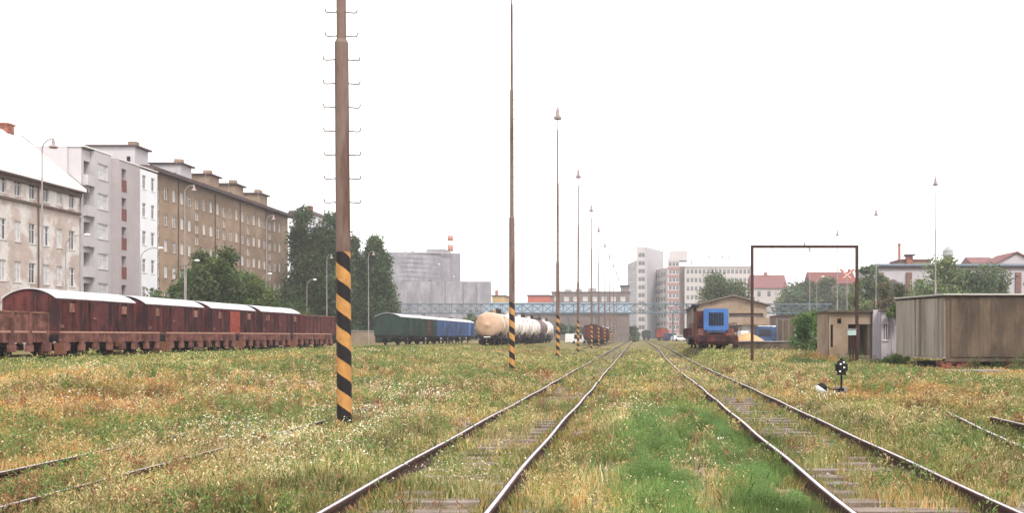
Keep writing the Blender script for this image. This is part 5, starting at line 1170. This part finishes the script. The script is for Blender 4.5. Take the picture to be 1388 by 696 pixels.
# crossing sign
Yc = 80; xc = wx(1148, Yc); zc = wz(373, Yc)
cs = thing('crossing_sign', 'red and white crossbuck sign on a white post behind the guard hut', 'sign', (xc, Yc, .3))
b = MB(); b.cyl((xc, Yc, .2), (xc, Yc, zc+.2), .035, n=8); b.build('post', M_greypole, cs)
for s in (-1, 1):
    b = MB(); d = np.array([cos(radians(38)), 0, s*sin(radians(38))]); q = np.array([-s*sin(radians(38)), 0, cos(radians(38))])
    def plank(a0, a1, y0, y1, hw):
        c = np.array([xc, Yc-.06, zc]); vs_ = [c+d*a+q*h+np.array([0, y, 0]) for y in (y0, y1) for a, h in ((a0, -hw), (a1, -hw), (a1, hw), (a0, hw))]
        return vs_, [(0,1,2,3),(7,6,5,4),(0,4,5,1),(1,5,6,2),(2,6,7,3),(3,7,4,0)]
    b.add(*plank(-.72, .72, -.02*(2+s), -.02*(1+s)+.001, .085)); b.build('arm', M_redp, cs)
    b = MB(); b.add(*plank(-.4, .4, -.02*(2+s)-.006, -.02*(2+s)-.001, .022)); b.build('white_stripe', M_whitep, cs)
# guard hut
Yg = 62; s_ = Yg/F
gh = thing('guard_hut', 'small flat-roofed tan guard hut with dark open doorway and white pillar', 'hut', (wx(1150, Yg), Yg, .2)); X0, X1 = wx(1123.5, Yg), wx(1182, Yg); zt = wz(424, Yg)
facade(gh, (X0, Yg), (X1, Yg), -.1, zt, [(.10, 1.0, .16, 1.4, 'o'), (.52, wz(439, Yg), .26, .3, 'o'), (1.2, .5, 1.4, wz(440, Yg)-.5, 'o')], M_tan, deep=.3)
b = MB(); b.box(X0, X0+.2, Yg+.31, Yg+4, -.1, zt); b.box(X0+.2, X1, Yg+3.8, Yg+4, -.1, zt); b.box(X1-.2, X1, Yg+.31, Yg+3.8, -.1, zt); b.build('side_walls', M_tan, gh)
b = MB(); b.box(X0+.2, X1-.2, Yg+2.0, Yg+2.1, -.1, zt-.02); b.build('inner_wall', M_dkrec, gh)
b = MB(); b.box(X0-.12, X1+.05, Yg-.25, Yg+4.2, zt, zt+.12); b.build('roof', M_concr2, gh)
b = MB(); b.box(X1+.001, wx(1194, Yg), Yg-.3, Yg+.3, -.1, wz(420.5, Yg)); b.build('pillar', M_lilac, gh)
b = MB(); b.box(X0+1.85, X0+1.93, Yg+.1, Yg+.2, .5, wz(440, Yg)); b.build('doorpost', M_brownd, gh)
an = thing('annex', 'narrow pale plastered annex between the guard hut and the concrete shed', 'annex', (wx(1205, 61), 61, .2)); X0, X1 = wx(1194.5, 61), wx(1222, 61)
facade(an, (X0, 61), (X1, 61), -.1, wz(422, 61), [(.12, wz(462, 61), .3, 1.0, 'd')], M_lilac)
b = MB(); b.box(X0, X1, 61.25, 65, -.1, wz(422, 61)-.01); b.build('rear_walls', M_lilac, an)
b = MB(); b.box(X0-.02, X1+.1, 60.8, 65.1, wz(422, 61), wz(420.5, 61)); b.build('roof', M_concr2, an)
b = MB(); b.cyl((X0+.6, 60.9, .0), (X0+.6, 60.9, wz(423, 61)), .04, n=8); b.build('downpipe', M_greypole, an)
# concrete shed on brick piers
sh = thing('concrete_shed', 'windowless stained concrete shed raised on crumbling brick piers at right', 'shed', (15.2, 49, 0))
A = (15.2, 49.); Bq = (14.1, 54.0); Cq = (29.5, 49.3); zt = wz(400.5, 49); zf = .60
b = MB(); b.foot([A, Cq, (29.5, 58), (15.7, 58), Bq], zf, zt); b.build('walls', M_concr2, sh)
# left-face panels
u = np.array([A[0]-Bq[0], A[1]-Bq[1]]); Lp = np.linalg.norm(u); u /= Lp; nn = np.array([u[1], -u[0]])*1.0
if nn[0] > 0: nn = -nn
def lp(a, d): q = np.array(Bq)+u*a+nn*d; return (q[0], q[1])
cuts = [0, .9, 1.9, 2.15, 2.4, 2.65, 3.7, 4.4, 5.0]
for i in range(len(cuts)-1):
    a0, a1 = cuts[i]*Lp/5+.02, cuts[i+1]*Lp/5-.02; dd = (.05, .05, .12, .05, .12, .05, .06, .05)[i]
    b = MB(); b.foot([lp(a0, .001), lp(a1, .001), lp(a1, dd), lp(a0, dd)], zf+.08, zt-.12); b.build('side_panel', M_concr3, sh)
b = MB(); b.foot([lp(0, .001), lp(Lp, .001), lp(Lp, .14), lp(0, .14)], zf-.02, zf+.07); b.build('sill_beam', M_concr3, sh)
xx = A[0]+.25; i = 0
b = MB()
while xx < 29:
    b.box(xx, xx+.196, 48.975-.005*((i*7) % 3), 48.999, zf+.06, zt-.1); xx += .2; i += 1
b.build('front_cladding', M_concr2, sh)
b = MB(); b.foot([(A[0]-.15, A[1]-.22), (29.8, 48.9), (29.8, 58.3), (15.55, 58.3), (Bq[0]-.12, Bq[1]+.1)], zt+.001, zt+.07); rf = b.build('roof', mat('pale_roof_edge', (.42, .42, .38), .7, .15, 2), sh)
b = MB(); b.foot([(A[0]-.12, A[1]-.15), (29.7, 49.1), (29.7, 58.2), (15.6, 58.2), (Bq[0]-.1, Bq[1]+.05)], zt-.06, zt); b.build('fascia', M_brownd, sh)
b = MB(); b.box(A[0]-.05, 29.5, 48.9, 49.3, zf-.16, zf-.001); b.build('floor_beam', M_concr2, sh)
for (xa_, xb_) in ((15.0, 16.7), (18.2, 19.6), (21, 22.4), (24.5, 26)):
    b = MB(); z = -.1; r_ = 0
    while z < zf-.17:
        off = random.uniform(-.06, .06); x = xa_+off
        while x < xb_: 
            wbr = .24; jy = random.uniform(-.03, .03)
            if random.random() < .93: b.box(x, x+wbr-.015, 49.0+jy, 49.9, z, z+.066)
            x += wbr
        z += .08; r_ += 1
    b.build('brick_pier', M_brick, sh)
b = MB(); b.box(14.4, 29, 51, 51.2, -.1, zf-.17); b.build('underfloor_shade_sheet', M_under, sh)  # near-black sheet stands in for the shade between the piers
# concrete slab lying in grass in front
sl = thing('concrete_slab', 'thin concrete slab lying in the weeds before the shed', 'slab', (15.2, 46, 0)); b = MB(); b.box(14.2, 16.8, 45.4, 46.1, .0, .14); b.build('slab', M_concr, sl)

# ------------------------------------------------------------------ warehouse, sand, truck, ramp
Yw = 122
wh = thing('warehouse', 'tan gabled warehouse behind the blue-fronted locomotive', 'warehouse', (wx(992, Yw), Yw, .4)); X0, X1 = wx(945, Yw), wx(1039, Yw); ze = wz(414, Yw); zr = wz(402, Yw); xm = wx(993, Yw)
facade(wh, (X0, Yw), (X1, Yw), .4, ze-.02, [(3.9, wz(430.5, Yw), 4.2, .5, 'o'), (.6, wz(430.5, Yw), 2.8, .5, 'o')]+[(1.0+1.5*k, wz(452, Yw), 1.1, 1.0, random.choice('ld')) for k in range(5)], M_tan, deep=.3)
b = MB(); b.box(X0, X1, Yw+.35, Yw+26, .4, ze-.03); b.build('rear_walls', M_dkrec, wh)
b = MB(); b.extr_y([(X0, ze-.02), (X1, ze-.02), (xm, zr)], Yw, Yw+25.9); b.build('gable', M_tan, wh)
b = MB(); b.extr_y([(X0-.5, ze-.1), (xm, zr+.03), (X1+.5, ze-.1), (X1+.5, ze+.02), (xm, zr+.2), (X0-.5, ze+.02)], Yw-.5, Yw+26.3); b.build('roof', M_dull, wh)
b = MB(); b.box(X1+.01, X1+3.0, Yw+2, Yw+12, .4, wz(431, Yw)); b.build('side_extension', M_tan, wh)
b = MB(); b.box(X0-.1, X1+3.2, Yw-.6, Yw-.01, wz(441, Yw), wz(437, Yw)); b.build('canopy', M_tan, wh)
rm = thing('loading_ramp', 'low brown retaining wall of a loading ramp right of the locomotive', 'ramp', (wx(1040, 80), 80, 0)); X0, X1 = wx(1001, 80), wx(1081, 80)
b = MB(); b.foot([(X0, 80), (X1, 80), (X1+1, 88), (X0+.3, 88)], 0, wz(464, 80)); b.build('ramp_body', M_concr2, rm)
b = MB(); b.box(X0-.05, X1+.05, 79.9, 80.2, wz(464, 80), wz(463, 80)+.02); b.build('coping', M_concr, rm)
sp_ = thing('sand_pile', 'heap of yellow sand on the ramp right of the locomotive', 'sand pile', (wx(1015, 84), 85, 1.2)); b = MB(); c_ = (wx(1012, 84.5), 84.5); z0 = wz(464, 80)
n = 22; rings = [(1.0, 0), (.8, .28), (.55, .55), (.3, .8), (.08, .92)]; v = []
for (r, hh) in rings:
    for i in range(n):
        a = 2*pi*i/n; q = r*(1+.16*sin(3*a+1)+.08*random.uniform(-1, 1)); v.append((c_[0]+1.45*q*cos(a), c_[1]+1.3*q*sin(a), z0+hh*.8+random.uniform(-.03, .03)*(r < 1)))
b.add(v, [(k*n+i, k*n+(i+1) % n, (k+1)*n+(i+1) % n, (k+1)*n+i) for k in range(4) for i in range(n)]+[tuple(range(4*n, 5*n))]); b.build('heap', M_sand, sp_)
bk = MB(); bk.foot([(wx(1003, 90), 89), (wx(1013, 90), 89), (wx(1013, 90), 92), (wx(1003, 90), 92)], .4, wz(449, 90)); tt = thing('white_bags', 'stack of whitish bags behind the sand pile', 'bags', (wx(1008, 90), 90, .4)); bk.build('bag_stack', M_whitep, tt)
tk = thing('lorry', 'blue lorry with white markings parked behind the sand pile', 'lorry', (wx(1040, 100), 100, .4)); X0, X1 = wx(1026, 100), wx(1053, 100)
b = MB(); b.box(X0, X0+1.45, 99.2, 102.4, 1.0, wz(443, 100)); b.box(X0+1.5, X1, 100, 102.4, 1.15, wz(441, 100)); b.build('cargo_body', M_bluev, tk)
b = MB(); b.box(X0+.1, X1-.1, 99.96, 99.995, wz(443.5, 100), wz(442, 100)); b.build('white_band', M_whitep, tk)
for x in (X0+.4, X1-.5): b = MB(); b.cyl((x, 100, .9), (x, 100.4, .9), .5, n=16); b.build('wheel', M_under, tk)
b = MB(); b.box(X0+.15, X0+1.3, 99.15, 99.2, 1.7, 2.35); b.build('windscreen', M_glassd, tk)
bs = thing('brown_store', 'plain brown store behind the bush, under the end of the blue bridge', 'store', (wx(1065, 105), 105, .3)); b = MB(); b.box(wx(1052, 105), wx(1078, 105), 105, 110, .2, wz(429, 105)); b.build('walls', M_dull, bs)
b = MB(); b.box(wx(1051, 105), wx(1079, 105), 104.8, 110.2, wz(429, 105), wz(428, 105)); b.build('roof', M_brownd, bs)
for k in range(3): b = MB(); b.box(wx(1055+8*k, 105), wx(1060+8*k, 105), 104.9, 104.99, .5, wz(434, 105)); b.build('panel', M_concr2, bs)

# ------------------------------------------------------------------ switch lantern with weight
sx, sy = 5.96, 29.
sw = thing('switch_lantern', 'small black and white switch lantern on a thin rod beside the right track', 'switch lantern', (sx, sy, 0))
zh = wz(508, sy); zt = wz(489, sy)
b = MB(); b.cyl((sx, sy, .1), (sx, sy, zh), .028, n=8); b.build('rod', M_under, sw)
b = MB(); b.box(sx-.11, sx+.11, sy-.11, sy+.11, zh, zt-.04); b.box(sx-.13, sx+.13, sy-.13, sy+.13, zh-.02, zh+.0); hd = b.build('lantern_body', M_blackp, sw)
b = MB(); b.cyl((sx, sy, zt-.04), (sx, sy, zt+.01), .12, .06, 12); b.cyl((sx, sy, zt+.01), (sx, sy, zt+.06), .045, n=8); b.build('lantern_cap', M_blackp, sw)
for (a, z) in ((-.045, .30), (.06, .20), (-.06, .09), (.05, .35)):
    b = MB(); b.box(sx+a-.024, sx+a+.024, sy-.125, sy-.112, zh+z-.02, zh+z+.025); b.build('white_patch', M_whitep, hd)
b = MB(); b.box(sx+.11, sx+.17, sy-.07, sy+.07, zh+.1, zh+.3); b.box(sx-.17, sx-.11, sy-.07, sy+.07, zh+.1, zh+.3); b.build('lens_hood', M_blackp, hd)
b = MB(); b.box(sx-.1, sx+.12, sy-.1, sy+.12, -.02, .08); b.cyl((sx, sy-.14, .14), (sx, sy+.14, .14), .06, n=10); b.build('base_casting', M_under, sw)
b = MB(); b.box(sx-.12, sx+.2, sy+.2, sy+.4, .0, .2); b.build('motor_cover', M_concr, sw)
b = MB(); b.tube([(sx, sy, .13), (sx-.25, sy, .14), (sx-.42, sy, .2), (sx-.55, sy, .26)], .02, 6); lv = b.build('lever', M_under, sw)
def half_ball(cx, cy, cz, R, z0, z1, n=18):
    return [(math.sqrt(max(R*R-t*t, 1e-5)), t) for t in np.linspace(z0, z1, 8)]
bx0, bz0, R = wx(1113.5, sy), wz(530, sy)+.07, .16
tilt = radians(35)
for (z0, z1, m_, nm) in ((-R, .0, M_whitep, 'white_half'), (.0005, R, M_blackp, 'black_half')):
    b = MB(); b.lathe(half_ball(0, 0, 0, R, z0, z1), 'z', 18, (0, 0, 0))
    b.v = [(bx0+x*cos(tilt)+z*sin(tilt), sy+y, bz0-x*sin(tilt)+z*cos(tilt)) for x, y, z in b.v]
    b.build(nm, m_, lv, smooth=True)
# small debris
for i, (px, Y, L, lab) in enumerate(((498, 22.5, .5, 'pale broken plank lying right of the nearest striped mast'), (1266, 15.6, .28, 'white scrap lying by the right rail'), (425, 24.5, .5, 'thin pale batten lying left of the nearest striped mast'))):
    x = wx(px, Y); t = thing('scrap', lab, 'scrap', (x, Y, 0)); b = MB(); b.box(x-L/3, x+L/3, Y-.04, Y+.04, .12, .15); b.box(x-L/4, x+L/5, Y+.04, Y+.08, .125, .145); b.build('piece', mat('bleached_wood', (.36, .31, .27), .9, .3, 9), t)

# ------------------------------------------------------------------ haze
b = MB(); b.box(-120, 140, -40, 520, -2.0, 62); hz = b.build('haze', MATS['black_paint']); props(hz, 'thin summer haze over the yard', 'haze', kind='stuff')
m = bpy.data.materials.new('haze_air'); m.use_nodes = True; n = m.node_tree.nodes; n.remove(n['Principled BSDF'])
v = n.new('ShaderNodeVolumePrincipled'); v.inputs['Color'].default_value = (.93, .93, .96, 1); v.inputs['Density'].default_value = .0005; v.inputs['Anisotropy'].default_value = .2
m.node_tree.links.new(v.outputs[0], n['Material Output'].inputs['Volume']); hz.data.materials.clear(); hz.data.materials.append(m)
